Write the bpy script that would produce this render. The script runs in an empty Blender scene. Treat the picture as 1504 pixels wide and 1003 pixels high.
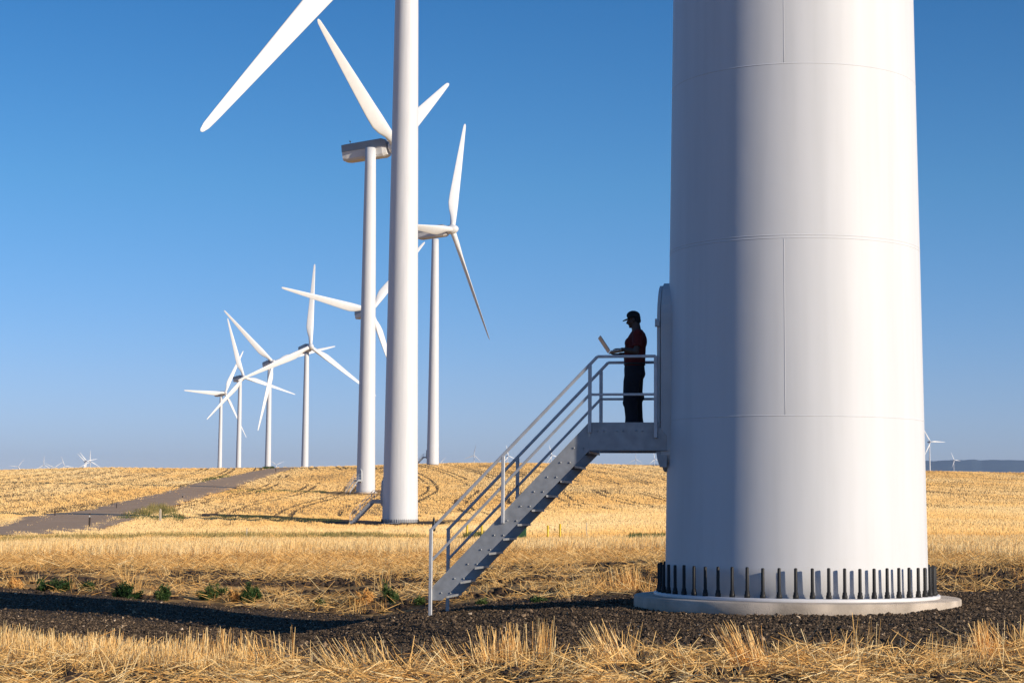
import bpy, bmesh, math, random
import numpy as np
from mathutils import Vector, Matrix

R = math.radians
random.seed(7)
rng = np.random.default_rng(11)
sc = bpy.context.scene
col = sc.collection

# ------------------------------------------------------------------ camera, sky, sun, exposure
EYE, FPX, HOR, ROLL = 2.0, 2750.0, 748.0, R(0.44)
PITCH = math.atan((HOR - 501.5) / FPX)
cd = bpy.data.cameras.new("Camera")
cam = bpy.data.objects.new("Camera", cd)
col.objects.link(cam)
cd.sensor_width = 36.0
cd.lens = FPX / 1504.0 * 36.0
cd.clip_start, cd.clip_end = 0.5, 60000.0
cam.matrix_world = (Matrix.Translation((0, 0, EYE)) @ Matrix.Rotation(R(90) + PITCH, 4, 'X')
                    @ Matrix.Rotation(ROLL, 4, 'Z'))
sc.camera = cam

SUN_EL, BETA = R(14.0), R(35.0)
SUN = Vector((math.cos(BETA) * math.cos(SUN_EL), -math.sin(BETA) * math.cos(SUN_EL), math.sin(SUN_EL)))
world = bpy.data.worlds.new("World")
sc.world = world
world.use_nodes = True
nt = world.node_tree
sky = nt.nodes.new("ShaderNodeTexSky")
sky.sky_type = 'NISHITA'
sky.sun_disc = False
sky.sun_elevation = SUN_EL
sky.sun_rotation = math.atan2(SUN.x, SUN.y)
sky.altitude = 600.0
sky.air_density, sky.dust_density, sky.ozone_density = 1.0, 0.15, 4.0
bg = nt.nodes["Background"]
hsv = nt.nodes.new("ShaderNodeHueSaturation")
hsv.inputs["Hue"].default_value = 0.50
hsv.inputs["Saturation"].default_value = 1.15
nt.links.new(sky.outputs[0], hsv.inputs["Color"])
stc = nt.nodes.new("ShaderNodeTexCoord")           # dusty lilac air low over the fields
ssp = nt.nodes.new("ShaderNodeSeparateXYZ")
nt.links.new(stc.outputs["Generated"], ssp.inputs[0])
srm = nt.nodes.new("ShaderNodeValToRGB")
srm.color_ramp.elements[0].position, srm.color_ramp.elements[0].color = 0.0, (.88, .82, 1.28, 1)
srm.color_ramp.elements[1].position, srm.color_ramp.elements[1].color = .17, (.70, .86, .98, 1)
e_ = srm.color_ramp.elements.new(.07)
e_.color = (.88, .84, 1.12, 1)
e_ = srm.color_ramp.elements.new(.30)
e_.color = (.40, .70, .86, 1)
nt.links.new(ssp.outputs[2], srm.inputs[0])
smu = nt.nodes.new("ShaderNodeMix")
smu.data_type, smu.blend_type = 'RGBA', 'MULTIPLY'
smu.inputs[0].default_value = 1.0
nt.links.new(hsv.outputs[0], smu.inputs[6])
nt.links.new(srm.outputs[0], smu.inputs[7])
nt.links.new(smu.outputs[2], bg.inputs[0])
bg.inputs[1].default_value = 0.12
sl = bpy.data.lights.new("Sun", 'SUN')
sl.energy, sl.angle, sl.color = 5.0, R(0.55), (1.0, 0.87, 0.69)
so = bpy.data.objects.new("Sun", sl)
col.objects.link(so)
so.rotation_euler = SUN.to_track_quat('Z', 'Y').to_euler()
so.location = (40, -40, 60)
sc.view_settings.view_transform = 'Standard'
sc.view_settings.look = 'None'
sc.view_settings.gamma = 1.0
sc.view_settings.exposure = 0.2

FW = np.array([0, math.cos(PITCH), math.sin(PITCH)])
U0 = np.array([0, -math.sin(PITCH), math.cos(PITCH)])
X0 = np.array([1.0, 0, 0])
RT = math.cos(ROLL) * X0 + math.sin(ROLL) * U0
UP = -math.sin(ROLL) * X0 + math.cos(ROLL) * U0


def at(px, py, D):
    """world point seen at photo pixel (px, py), D metres ahead of the camera"""
    d = FW + RT * (px - 752) / FPX - UP * (py - 501.5) / FPX
    return d * (D / d[1]) + np.array([0, 0, EYE])


# ------------------------------------------------------------------ helpers
def tag(o, label=None, cat=None, group=None, kind=None):
    if label: o['label'] = label
    if cat: o['category'] = cat
    if group: o['group'] = group
    if kind: o['kind'] = kind
    return o


def empty(name, M):
    o = bpy.data.objects.new(name, None)
    col.objects.link(o)
    o.empty_display_size = 0.2
    o.matrix_basis = M
    return o


def link(name, me, parent=None, M=None):
    o = bpy.data.objects.new(name, me)
    col.objects.link(o)
    if parent is not None: o.parent = parent
    if M is not None: o.matrix_basis = M
    return o


def copy_tree(o, parent=None):
    c = o.copy()
    col.objects.link(c)
    c.parent = parent
    for ch in list(o.children): copy_tree(ch, c)
    return c


class MB:
    """collects simple solids and makes ONE mesh object of them"""

    def __init__(s):
        s.v, s.f, s.sm = [], [], []

    def add(s, V, F, smooth=False):
        n = len(s.v)
        s.v += [tuple(map(float, p)) for p in V]
        s.f += [tuple(i + n for i in f) for f in F]
        s.sm += [smooth] * len(F)

    def box(s, c, size, M=None, bev=0.0):
        hx, hy, hz = (k / 2 for k in size)
        b = min(bev, hx * .9, hy * .9, hz * .9)
        V, F = [], []
        if b <= 0:
            for z in (-hz, hz):
                for x, y in ((-hx, -hy), (hx, -hy), (hx, hy), (-hx, hy)): V.append(Vector((x, y, z)))
            F = [(3, 2, 1, 0), (4, 5, 6, 7), (0, 1, 5, 4), (1, 2, 6, 5), (2, 3, 7, 6), (3, 0, 4, 7)]
        else:
            rings = []
            for z, k in ((-hz, b), (-hz + b, 0), (hz - b, 0), (hz, b)):
                rg = []
                for sx, sy in ((-1, -1), (1, -1), (1, 1), (-1, 1)):
                    pts = [(sx * (hx - b if k else hx), sy * (hy - b)), (sx * (hx - b), sy * (hy - b if k else hy))]
                    if k: pts = [(sx * (hx - b), sy * (hy - b))] * 2
                    if sx * sy < 0: pts = pts[::-1]
                    for p in pts:
                        V.append(Vector((p[0], p[1], z)))
                        rg.append(len(V) - 1)
                rings.append(rg)
            for a, c2 in zip(rings, rings[1:]):
                for i in range(8): F.append((a[i], a[(i + 1) % 8], c2[(i + 1) % 8], c2[i]))
            F.append(tuple(rings[0][::-1]))
            F.append(tuple(rings[-1]))
        M4 = Matrix.Translation(Vector(c)) @ (M.to_4x4() if M is not None else Matrix.Identity(4))
        s.add([M4 @ p for p in V], F)

    def bar(s, a, b, w, h, up=(0, 0, 1)):
        a, b = Vector(a), Vector(b)
        d = b - a
        z = d.normalized()
        x = Vector(up).cross(z)
        if x.length < 1e-4: x = Vector((1, 0, 0)).cross(z)
        x.normalize()
        y = z.cross(x)
        M = Matrix((x, y, z)).transposed()
        s.box((a + b) / 2, (w, h, d.length), M, min(w, h) * 0.12)

    def tube(s, pts, rad, n=10, cap=True, smooth=True):
        pts = [Vector(p) for p in pts]
        if not hasattr(rad, '__len__'): rad = [rad] * len(pts)
        V, F = [], []
        ref = Vector((0, 0, 1))
        t0 = (pts[1] - pts[0]).normalized()
        if abs(t0.dot(ref)) > .9: ref = Vector((0, 1, 0))
        x = ref.cross(t0).normalized()
        for i, p in enumerate(pts):
            t = (pts[min(i + 1, len(pts) - 1)] - pts[max(i - 1, 0)]).normalized()
            x = (x - t * x.dot(t)).normalized()
            y = t.cross(x)
            r = rad[i]
            rx, ry = r if hasattr(r, '__len__') else (r, r)
            for k in range(n):
                a = 2 * math.pi * k / n
                V.append(p + x * (math.cos(a) * rx) + y * (math.sin(a) * ry))
        for i in range(len(pts) - 1):
            for k in range(n):
                F.append((i * n + k, i * n + (k + 1) % n, (i + 1) * n + (k + 1) % n, (i + 1) * n + k))
        if cap:
            F.append(tuple(range(n))[::-1])
            F.append(tuple((len(pts) - 1) * n + k for k in range(n)))
        s.add(V, F, smooth)

    def lathe(s, prof, n=48, c=(0, 0, 0), smooth=True, a0=0.0):
        V, F = [], []
        for r, z in prof:
            for k in range(n):
                a = a0 + 2 * math.pi * k / n
                V.append((c[0] + r * math.cos(a), c[1] + r * math.sin(a), c[2] + z))
        for i in range(len(prof) - 1):
            for k in range(n):
                F.append((i * n + k, i * n + (k + 1) % n, (i + 1) * n + (k + 1) % n, (i + 1) * n + k))
        F.append(tuple(range(n))[::-1])
        F.append(tuple((len(prof) - 1) * n + k for k in range(n)))
        s.add(V, F, smooth)

    def prism(s, poly, d0, d1, fn):
        """polygon (list of 2-tuples) extruded between d0 and d1; fn(u, v, d) -> point"""
        n = len(poly)
        V = [fn(u, v, d0) for u, v in poly] + [fn(u, v, d1) for u, v in poly]
        F = [tuple(range(n))[::-1], tuple(range(n, 2 * n))]
        F += [(i, (i + 1) % n, n + (i + 1) % n, n + i) for i in range(n)]
        s.add(V, F)

    def ball(s, c, r, M=None, n=14, m=9):
        rx, ry, rz = r if hasattr(r, '__len__') else (r, r, r)
        V, F = [], []
        for j in range(m + 1):
            t = math.pi * j / m
            for k in range(n):
                a = 2 * math.pi * k / n
                p = Vector((rx * math.sin(t) * math.cos(a), ry * math.sin(t) * math.sin(a), -rz * math.cos(t)))
                if M is not None: p = M @ p
                V.append(p + Vector(c))
        for j in range(m):
            for k in range(n):
                F.append((j * n + k, j * n + (k + 1) % n, (j + 1) * n + (k + 1) % n, (j + 1) * n + k))
        s.add(V, F, True)

    def mesh(s, name, mat):
        me = bpy.data.meshes.new(name)
        me.from_pydata(s.v, [], s.f)
        me.polygons.foreach_set('use_smooth', s.sm)
        for m in (mat if isinstance(mat, (list, tuple)) else [mat]): me.materials.append(m)
        bm = bmesh.new()
        bm.from_mesh(me)
        bmesh.ops.remove_doubles(bm, verts=bm.verts, dist=1e-6)
        bmesh.ops.recalc_face_normals(bm, faces=bm.faces)
        bm.to_mesh(me)
        bm.free()
        me.update()
        return me

    def build(s, name, mat, parent=None, M=None):
        return link(name, s.mesh(name, mat), parent, M)


def np_mesh(name, V, Q, mat, attrs=None, smooth=False):
    """fast mesh from an N x 3 vertex array and an M x k face array"""
    me = bpy.data.meshes.new(name)
    V = np.ascontiguousarray(V, dtype=np.float32)
    Q = np.ascontiguousarray(Q, dtype=np.int32)
    k = Q.shape[1]
    me.vertices.add(len(V))
    me.vertices.foreach_set('co', V.ravel())
    me.loops.add(Q.size)
    me.loops.foreach_set('vertex_index', Q.ravel())
    me.polygons.add(len(Q))
    me.polygons.foreach_set('loop_start', np.arange(0, Q.size, k, dtype=np.int32))
    me.polygons.foreach_set('loop_total', np.full(len(Q), k, dtype=np.int32))
    me.polygons.foreach_set('use_smooth', np.full(len(Q), smooth))
    for an, arr in (attrs or {}).items():
        a = me.attributes.new(an, 'FLOAT', 'POINT')
        a.data.foreach_set('value', np.ascontiguousarray(arr, dtype=np.float32))
    me.materials.append(mat)
    me.update(calc_edges=True)
    return me


def vnoise(x, y, seed=0):
    xi, yi = np.floor(x), np.floor(y)
    fx, fy = x - xi, y - yi
    fx, fy = fx * fx * (3 - 2 * fx), fy * fy * (3 - 2 * fy)

    def h(a, b):
        s = np.sin(a * 127.1 + b * 311.7 + seed * 74.7) * 43758.5453
        return s - np.floor(s)
    return ((h(xi, yi) * (1 - fx) + h(xi + 1, yi) * fx) * (1 - fy)
            + (h(xi, yi + 1) * (1 - fx) + h(xi + 1, yi + 1) * fx) * fy)


def fbm(x, y, seed=0, o=4):
    t, a, n = 0, .5, 0
    for i in range(o):
        t = t + a * vnoise(x, y, seed + i * 3)
        n += a
        a *= .5
        x, y = x * 2.03 + 5.1, y * 2.03 + 1.7
    return t / n


def sstep(a, b, x):
    t = np.clip((x - a) / (b - a), 0, 1)
    return t * t * (3 - 2 * t)


# ------------------------------------------------------------------ materials
def mat(name, base, rough=.6, var=0.0, scale=4.0, metal=0.0, bump=0.0, bscale=40.0, coat=0.0, dark=None, detail=5.0):
    m = bpy.data.materials.new(name)
    m.use_nodes = True
    t = m.node_tree
    b = t.nodes["Principled BSDF"]
    b.inputs["Base Color"].default_value = (*base, 1)
    b.inputs["Roughness"].default_value = rough
    b.inputs["Metallic"].default_value = metal
    b.inputs["Coat Weight"].default_value = coat
    tc = t.nodes.new("ShaderNodeTexCoord")
    if var > 0:
        n = t.nodes.new("ShaderNodeTexNoise")
        n.inputs["Scale"].default_value = scale
        n.inputs["Detail"].default_value = detail
        t.links.new(tc.outputs["Object"], n.inputs["Vector"])
        mx = t.nodes.new("ShaderNodeMix")
        mx.data_type = 'RGBA'
        d = dark or tuple(c * (1 - var) for c in base)
        mx.inputs[6].default_value = (*d, 1)
        mx.inputs[7].default_value = (*[min(1, c * (1 + var * .35)) for c in base], 1)
        mr = t.nodes.new("ShaderNodeMapRange")
        mr.inputs[1].default_value, mr.inputs[2].default_value = .3, .7
        t.links.new(n.outputs["Fac"], mr.inputs[0])
        t.links.new(mr.outputs[0], mx.inputs[0])
        t.links.new(mx.outputs[2], b.inputs["Base Color"])
    if bump > 0:
        n2 = t.nodes.new("ShaderNodeTexNoise")
        n2.inputs["Scale"].default_value = bscale
        n2.inputs["Detail"].default_value = 6
        t.links.new(tc.outputs["Object"], n2.inputs["Vector"])
        bp = t.nodes.new("ShaderNodeBump")
        bp.inputs["Strength"].default_value = bump
        bp.inputs["Distance"].default_value = .02
        t.links.new(n2.outputs["Fac"], bp.inputs["Height"])
        t.links.new(bp.outputs[0], b.inputs["Normal"])
    return m


def tint_mat(name, stops, trans=0.25, rough=.7):
    """colour ramp driven by a per-blade attribute; thin blades let some light through"""
    m = bpy.data.materials.new(name)
    m.use_nodes = True
    t = m.node_tree
    out = t.nodes["Material Output"]
    b = t.nodes["Principled BSDF"]
    b.inputs["Roughness"].default_value = rough
    b.inputs["Specular IOR Level"].default_value = .2
    a = t.nodes.new("ShaderNodeAttribute")
    a.attribute_name = 'tint'
    r = t.nodes.new("ShaderNodeValToRGB")
    el = r.color_ramp.elements
    while len(el) < len(stops): el.new(.5)
    for e, (p, c) in zip(el, stops):
        e.position = p
        e.color = (*c, 1)
    t.links.new(a.outputs["Fac"], r.inputs[0])
    t.links.new(r.outputs[0], b.inputs["Base Color"])
    if trans > 0:
        tr = t.nodes.new("ShaderNodeBsdfTranslucent")
        t.links.new(r.outputs[0], tr.inputs[0])
        mx = t.nodes.new("ShaderNodeMixShader")
        mx.inputs[0].default_value = trans
        t.links.new(b.outputs[0], mx.inputs[1])
        t.links.new(tr.outputs[0], mx.inputs[2])
        t.links.new(mx.outputs[0], out.inputs[0])
    return m


def tower_paint():
    m = bpy.data.materials.new("tower_paint")
    m.use_nodes = True
    t = m.node_tree
    b = t.nodes["Principled BSDF"]
    tc = t.nodes.new("ShaderNodeTexCoord")
    mp = t.nodes.new("ShaderNodeMapping")
    mp.inputs["Scale"].default_value = (2.2, 2.2, .12)
    t.links.new(tc.outputs["Object"], mp.inputs[0])
    n = t.nodes.new("ShaderNodeTexNoise")
    n.inputs["Scale"].default_value, n.inputs["Detail"].default_value = 2.0, 6
    t.links.new(mp.outputs[0], n.inputs["Vector"])
    r = t.nodes.new("ShaderNodeValToRGB")
    r.color_ramp.elements[0].position, r.color_ramp.elements[0].color = .3, (.60, .612, .64, 1)
    r.color_ramp.elements[1].position, r.color_ramp.elements[1].color = .62, (.645, .657, .69, 1)
    t.links.new(n.outputs["Fac"], r.inputs[0])
    # a little dust splashed up near the ground
    sp = t.nodes.new("ShaderNodeSeparateXYZ")
    t.links.new(tc.outputs["Object"], sp.inputs[0])
    mr = t.nodes.new("ShaderNodeMapRange")
    mr.inputs[1].default_value, mr.inputs[2].default_value = 0.0, 1.3
    mr.inputs[3].default_value, mr.inputs[4].default_value = .16, 0.0
    t.links.new(sp.outputs[2], mr.inputs[0])
    n3 = t.nodes.new("ShaderNodeTexNoise")
    n3.inputs["Scale"].default_value, n3.inputs["Detail"].default_value = 7, 6
    t.links.new(tc.outputs["Object"], n3.inputs["Vector"])
    mu = t.nodes.new("ShaderNodeMath")
    mu.operation = 'MULTIPLY'
    t.links.new(mr.outputs[0], mu.inputs[0])
    t.links.new(n3.outputs["Fac"], mu.inputs[1])
    mx = t.nodes.new("ShaderNodeMix")
    mx.data_type = 'RGBA'
    mx.inputs[7].default_value = (.5, .38, .25, 1)
    t.links.new(mu.outputs[0], mx.inputs[0])
    t.links.new(r.outputs[0], mx.inputs[6])
    t.links.new(mx.outputs[2], b.inputs["Base Color"])
    b.inputs["Roughness"].default_value = .55
    b.inputs["Specular IOR Level"].default_value = .3
    n2 = t.nodes.new("ShaderNodeTexNoise")
    n2.inputs["Scale"].default_value = .9
    t.links.new(tc.outputs["Object"], n2.inputs["Vector"])
    bp = t.nodes.new("ShaderNodeBump")
    bp.inputs["Strength"].default_value, bp.inputs["Distance"].default_value = .3, .02
    t.links.new(n2.outputs["Fac"], bp.inputs["Height"])
    t.links.new(bp.outputs[0], b.inputs["Normal"])
    return m


M_TOWER = tower_paint()
M_WHITE = mat("white_gelcoat", (.72, .73, .75), .5, .05, .6)
M_FAR = mat("distant_white_paint", (.82, .81, .80), .5, .03, .3)
M_NAC = mat("nacelle_grey_cowling", (.30, .33, .36), .45, .08, .8)
M_NACL = mat("nacelle_pale_cowling", (.70, .69, .68), .45, .08, .8)
M_DARKM = mat("dark_metal", (.035, .035, .04), .5, .3, 12)
M_BOLT = mat("black_bolt_cover", (.010, .010, .011), .62, .3, 30)
M_CONC = mat("concrete", (.54, .46, .38), .9, .42, 2.2, bump=.6, bscale=60)
M_FLANGE = mat("flange_paint", (.62, .62, .64), .5, .08, 5)
M_GALV = mat("galvanised_steel", (.36, .375, .40), .46, .22, 7.0, metal=.35, bump=.05, bscale=120)
M_RAIL = mat("galvanised_rail", (.50, .515, .55), .42, .16, 9.0, metal=.35)
M_DOOR = mat("door_paint", (.55, .57, .58), .5, .12, 2.0)
M_GREEN = mat("cabinet_green_paint", (.02, .075, .03), .5, .25, 3.0)
M_YEL = mat("yellow_paint", (.75, .50, .03), .5, .15, 6.0)
M_POST = mat("weathered_brown_post", (.05, .035, .028), .7, .35, 15)
M_POSTW = mat("pale_post", (.55, .47, .36), .7, .2, 10)
M_BLK = mat("black_plastic", (.012, .012, .013), .5, .25, 15)
M_REFL = mat("reflector", (.6, .58, .55), .3, .1, 20)
M_SKIN = mat("skin", (.07, .037, .025), .55, .12, 30)
M_SHIRT = mat("maroon_cotton", (.115, .009, .007), .9, .22, 18, bump=.3, bscale=60)
M_TROU = mat("dark_navy_denim", (.010, .012, .020), .9, .3, 25, bump=.3, bscale=60)
M_CAP = mat("black_cap_cloth", (.010, .010, .011), .9, .25, 30)
M_BOOT = mat("dark_leather", (.014, .011, .010), .6, .3, 30)
M_LAP = mat("laptop_shell", (.66, .64, .62), .4, .05, 20, metal=.1)
M_KEY = mat("laptop_keys", (.03, .03, .032), .5, .2, 60)
STRAW = [(0.0, (.26, .125, .035)), (.3, (.68, .36, .105)), (.65, (.96, .61, .225)), (1.0, (.98, .78, .43))]
M_STRAW = tint_mat("straw", STRAW)
M_WEED = tint_mat("green_leaves", [(0, (.012, .035, .012)), (.5, (.035, .085, .022)), (1, (.12, .16, .05))], .25)
M_GRASS = tint_mat("roadside_grass", [(0, (.03, .07, .02)), (.5, (.10, .14, .04)), (1, (.45, .33, .12))], .25)
M_STONE = tint_mat("basalt_stones", [(0, (.025, .018, .012)), (.5, (.115, .080, .052)), (.85, (.32, .22, .135)), (1, (.66, .50, .34))], 0, .85)
M_CLOD = mat("soil_clods", (.06, .034, .019), .95, .45, 14, bump=.8, bscale=60)


def ground_mat():
    m = bpy.data.materials.new("stubble_field_soil")
    m.use_nodes = True
    t = m.node_tree
    b = t.nodes["Principled BSDF"]
    b.inputs["Roughness"].default_value = .95
    b.inputs["Specular IOR Level"].default_value = .1
    ge = t.nodes.new("ShaderNodeNewGeometry")

    def attr(n):
        a = t.nodes.new("ShaderNodeAttribute")
        a.attribute_name = n
        return a.outputs["Fac"]

    def noise(s, d=6):
        n = t.nodes.new("ShaderNodeTexNoise")
        n.inputs["Scale"].default_value, n.inputs["Detail"].default_value = s, d
        t.links.new(ge.outputs["Position"], n.inputs["Vector"])
        return n.outputs["Fac"]

    def mix(f, c0, c1):
        x = t.nodes.new("ShaderNodeMix")
        x.data_type = 'RGBA'
        t.links.new(f, x.inputs[0])
        for i, c in ((6, c0), (7, c1)):
            if isinstance(c, tuple): x.inputs[i].default_value = (*c, 1)
            else: t.links.new(c, x.inputs[i])
        return x.outputs[2]

    def rng_(f, a, c):
        x = t.nodes.new("ShaderNodeMapRange")
        x.inputs[1].default_value, x.inputs[2].default_value = a, c
        t.links.new(f, x.inputs[0])
        return x.outputs[0]
    straw = mix(rng_(noise(.35), .35, .68), (.74, .41, .13), (.94, .60, .24))
    straw = mix(rng_(noise(7.0), .38, .62), (.52, .28, .095), straw)
    soil = mix(rng_(noise(5.0), .3, .7), (.028, .016, .009), (.115, .066, .034))
    soil = mix(rng_(noise(40.0), .55, .72), soil, (.40, .26, .11))
    c = mix(attr('soil'), straw, soil)
    t.links.new(c, b.inputs["Base Color"])
    bp = t.nodes.new("ShaderNodeBump")
    bp.inputs["Strength"].default_value, bp.inputs["Distance"].default_value = .8, .12
    t.links.new(noise(3.2, 8), bp.inputs["Height"])
    t.links.new(bp.outputs[0], b.inputs["Normal"])
    return m


def pos_mat(name, c0, c1, s0, c2=None, s2=1.0, bump=.6, bs=20, bd=.03):
    m = bpy.data.materials.new(name)
    m.use_nodes = True
    t = m.node_tree
    b = t.nodes["Principled BSDF"]
    b.inputs["Roughness"].default_value = .93
    b.inputs["Specular IOR Level"].default_value = .15
    ge = t.nodes.new("ShaderNodeNewGeometry")

    def noise(s):
        n = t.nodes.new("ShaderNodeTexNoise")
        n.inputs["Scale"].default_value, n.inputs["Detail"].default_value = s, 7
        t.links.new(ge.outputs["Position"], n.inputs["Vector"])
        return n.outputs["Fac"]

    def ramp(f):
        x = t.nodes.new("ShaderNodeMapRange")
        x.inputs[1].default_value, x.inputs[2].default_value = .35, .66
        t.links.new(f, x.inputs[0])
        return x.outputs[0]
    x = t.nodes.new("ShaderNodeMix")
    x.data_type = 'RGBA'
    x.inputs[6].default_value, x.inputs[7].default_value = (*c0, 1), (*c1, 1)
    t.links.new(ramp(noise(s0)), x.inputs[0])
    o = x.outputs[2]
    if c2:
        y = t.nodes.new("ShaderNodeMix")
        y.data_type = 'RGBA'
        y.inputs[7].default_value = (*c2, 1)
        t.links.new(ramp(noise(s2)), y.inputs[0])
        t.links.new(o, y.inputs[6])
        o = y.outputs[2]
    t.links.new(o, b.inputs["Base Color"])
    bp = t.nodes.new("ShaderNodeBump")
    bp.inputs["Strength"].default_value, bp.inputs["Distance"].default_value = bump, bd
    t.links.new(noise(bs), bp.inputs["Height"])
    t.links.new(bp.outputs[0], b.inputs["Normal"])
    return m


M_GROUND = ground_mat()
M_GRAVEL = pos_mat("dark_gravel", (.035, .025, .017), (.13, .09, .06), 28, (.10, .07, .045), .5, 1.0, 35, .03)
M_ROAD = pos_mat("dirt_road_gravel", (.50, .33, .20), (.66, .45, .28), .25, (.58, .39, .24), 3, .5, 6, .04)
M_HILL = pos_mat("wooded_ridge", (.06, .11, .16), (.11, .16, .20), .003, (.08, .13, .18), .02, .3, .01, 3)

# ------------------------------------------------------------------ terrain height
TC = at(1168.5, 875, 30.1)                     # foot of the near tower (flange level)
CP = [(0, 1003, 19.5), (376, 1003, 19.2), (752, 1003, 19), (1128, 1003, 18.8), (1504, 1003, 18.6),
      (0, 960, 23.5), (376, 968, 22.6), (752, 965, 22.2), (1128, 962, 22.0), (1504, 955, 22.0),
      (0, 897, 38), (0, 871, 44.4), (150, 933, 29.5), (300, 920, 34.7), (300, 896, 40.5), (457, 938, 33.2),
      (579, 910, 37.5), (640, 888, 40), (800, 873, 40), (920, 866, 40), (1100, 888, 31), (1420, 862, 38),
      (1500, 892, 29.5), (1480, 915, 26),
      (0, 850, 52), (300, 852, 53), (640, 850, 53), (900, 837, 52), (1450, 836, 49),
      (0, 812, 85), (400, 811, 84), (900, 806, 84), (1450, 805, 82),
      (0, 788, 133), (400, 788, 128), (800, 792, 112), (1450, 785, 125),
      (0, 772, 195), (300, 772, 205), (587, 769.5, 217), (900, 761, 200), (1450, 756, 215),
      (0, 737, 330), (300, 742, 300), (537, 724.5, 411), (760, 733, 330), (1000, 737, 330), (1450, 735, 330),
      (0, 706, 500), (300, 704, 520), (820, 704, 490), (1150, 708, 480), (1450, 713, 470),
      (0, 690, 680), (140, 686.5, 680), (270, 687.5, 680), (400, 686.5, 680), (520, 684, 680), (640, 680.5, 680),
      (700, 679.5, 680), (860, 681, 680), (980, 684, 680), (1200, 688, 680), (1365, 691.5, 680), (1504, 694, 680)]
_P = np.array([at(*c) for c in CP])
_uv = np.stack([_P[:, 0] / _P[:, 1] * 5.0, np.log(_P[:, 1])], 1)


def _k(d2):
    return np.where(d2 > 1e-12, .5 * d2 * np.log(np.maximum(d2, 1e-12)), 0)


_n = len(_P)
_d2 = ((_uv[:, None] - _uv[None]) ** 2).sum(-1)
_A = np.zeros((_n + 3, _n + 3))
_A[:_n, :_n] = _k(_d2) + np.eye(_n) * 2e-3
_A[:_n, _n] = 1
_A[:_n, _n + 1:] = _uv
_A[_n, :_n] = 1
_A[_n + 1:, :_n] = _uv.T
_zz = np.where(_P[:, 1] > 0, (_P[:, 2] - EYE) / _P[:, 1], 0)      # slope seen from the camera, smooth over distance
_w = np.linalg.solve(_A, np.concatenate([_zz, np.zeros(3)]))
_VD = np.array([680, 800, 968, 1150, 1344, 1613, 2100, 3000, 4840, 7500, 15000.])
_VZ = np.array([17.5, 9.5, 8, 13, 17, 22, 24, 44, 86, 135, 150.])


def G(X, D):
    """ground height at world X, Y=D"""
    X, D = np.broadcast_arrays(np.asarray(X, float), np.asarray(D, float))
    shp = X.shape
    X, D = X.ravel(), D.ravel()
    out = np.empty(len(X))
    Dc = np.clip(D, 18.0, 680.0)
    u = np.clip(X / np.maximum(D, 18.0), -.30, .30) * 5.0
    v = np.log(Dc)
    for i in range(0, len(X), 100000):
        s = slice(i, i + 100000)
        d2 = (u[s, None] - _uv[None, :, 0]) ** 2 + (v[s, None] - _uv[None, :, 1]) ** 2
        out[s] = _k(d2) @ _w[:_n] + _w[_n] + _w[_n + 1] * u[s] + _w[_n + 2] * v[s]
    z = EYE + out * Dc
    far = D > 680
    if far.any():
        base = np.interp(D[far], _VD, _VZ)
        k = np.clip((D[far] - 680) / 500, 0, 1)
        k2 = sstep(1500, 3000, D[far])
        z[far] = z[far] * (1 - k) + base * k - (17.5 - base) * 0 + k2 * .0026 * (u[far] / 5) / .27 * D[far]
        z[far] += 16 * np.exp(-((D[far] - 2600) / 500) ** 2) * np.exp(-((X[far] / D[far] - .285) / .05) ** 2)
    # levelled pad round the near tower
    near = D < 60
    if near.any():
        rho = np.hypot(X[near] - TC[0], D[near] - TC[1])
        pad = np.where(rho < 3.2, .425, np.where(rho < 6.2, .425 - (rho - 3.2) * .075, .20 - (rho - 6.2) * .18))
        b_ = z[near]
        h = np.clip(.5 + .5 * (pad - b_) / .10, 0, 1)
        z[near] = b_ * (1 - h) + pad * h + .10 * h * (1 - h) * .5
    return z.reshape(shp)


def ground_at(px, py, d0=15.0, d1=690.0):
    """ground point seen at a photo pixel"""
    D = np.exp(np.linspace(math.log(d0), math.log(d1), 1600))
    o = np.array([0, 0, EYE])
    d = at(px, py, 1.0) - o
    P = o + d * D[:, None]
    hit = np.nonzero(P[:, 2] < G(P[:, 0], P[:, 1]))[0]
    i = hit[0] if len(hit) else len(D) - 1
    return P[i]


def inpoly(X, Y, poly):
    c = np.zeros(X.shape, bool)
    n = len(poly)
    for i in range(n):
        x0, y0 = poly[i]
        x1, y1 = poly[(i + 1) % n]
        if y0 == y1: continue
        c ^= ((y0 > Y) != (y1 > Y)) & (X < (x1 - x0) * (Y - y0) / (y1 - y0) + x0)
    return c


def gpoly(pts):
    return [tuple(ground_at(x, y)[:2]) for x, y in pts]


# gravel: near edge (photo) left to right, then the far edge back
GRAVEL_NEAR = gpoly([(-160, 950), (0, 955), (100, 958), (200, 964), (300, 970), (420, 978), (560, 982), (700, 976), (820, 968),
                     (960, 960), (1080, 960), (1200, 964), (1300, 964), (1400, 960), (1504, 956), (1640, 952), (1800, 950)])
GRAVEL_FAR = [(14.5, 32.5), (11.5, 33.0), (9.0, 34.4), (7.2, 34.5), (5.2, 34.8), (3.2, 35.6), (1.2, 36.6), (-.6, 37.6)] + \
    gpoly([(579, 906), (450, 902), (300, 893), (150, 879), (0, 867), (-160, 853)])
GRAVEL = GRAVEL_NEAR + GRAVEL_FAR


def in_gravel(X, Y, j=.35):
    return inpoly(X + (fbm(X * 1.3, Y * 1.3, 5) - .5) * j * 2, Y + (fbm(X * 1.3, Y * 1.3, 9) - .5) * j * 3, GRAVEL)


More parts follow.
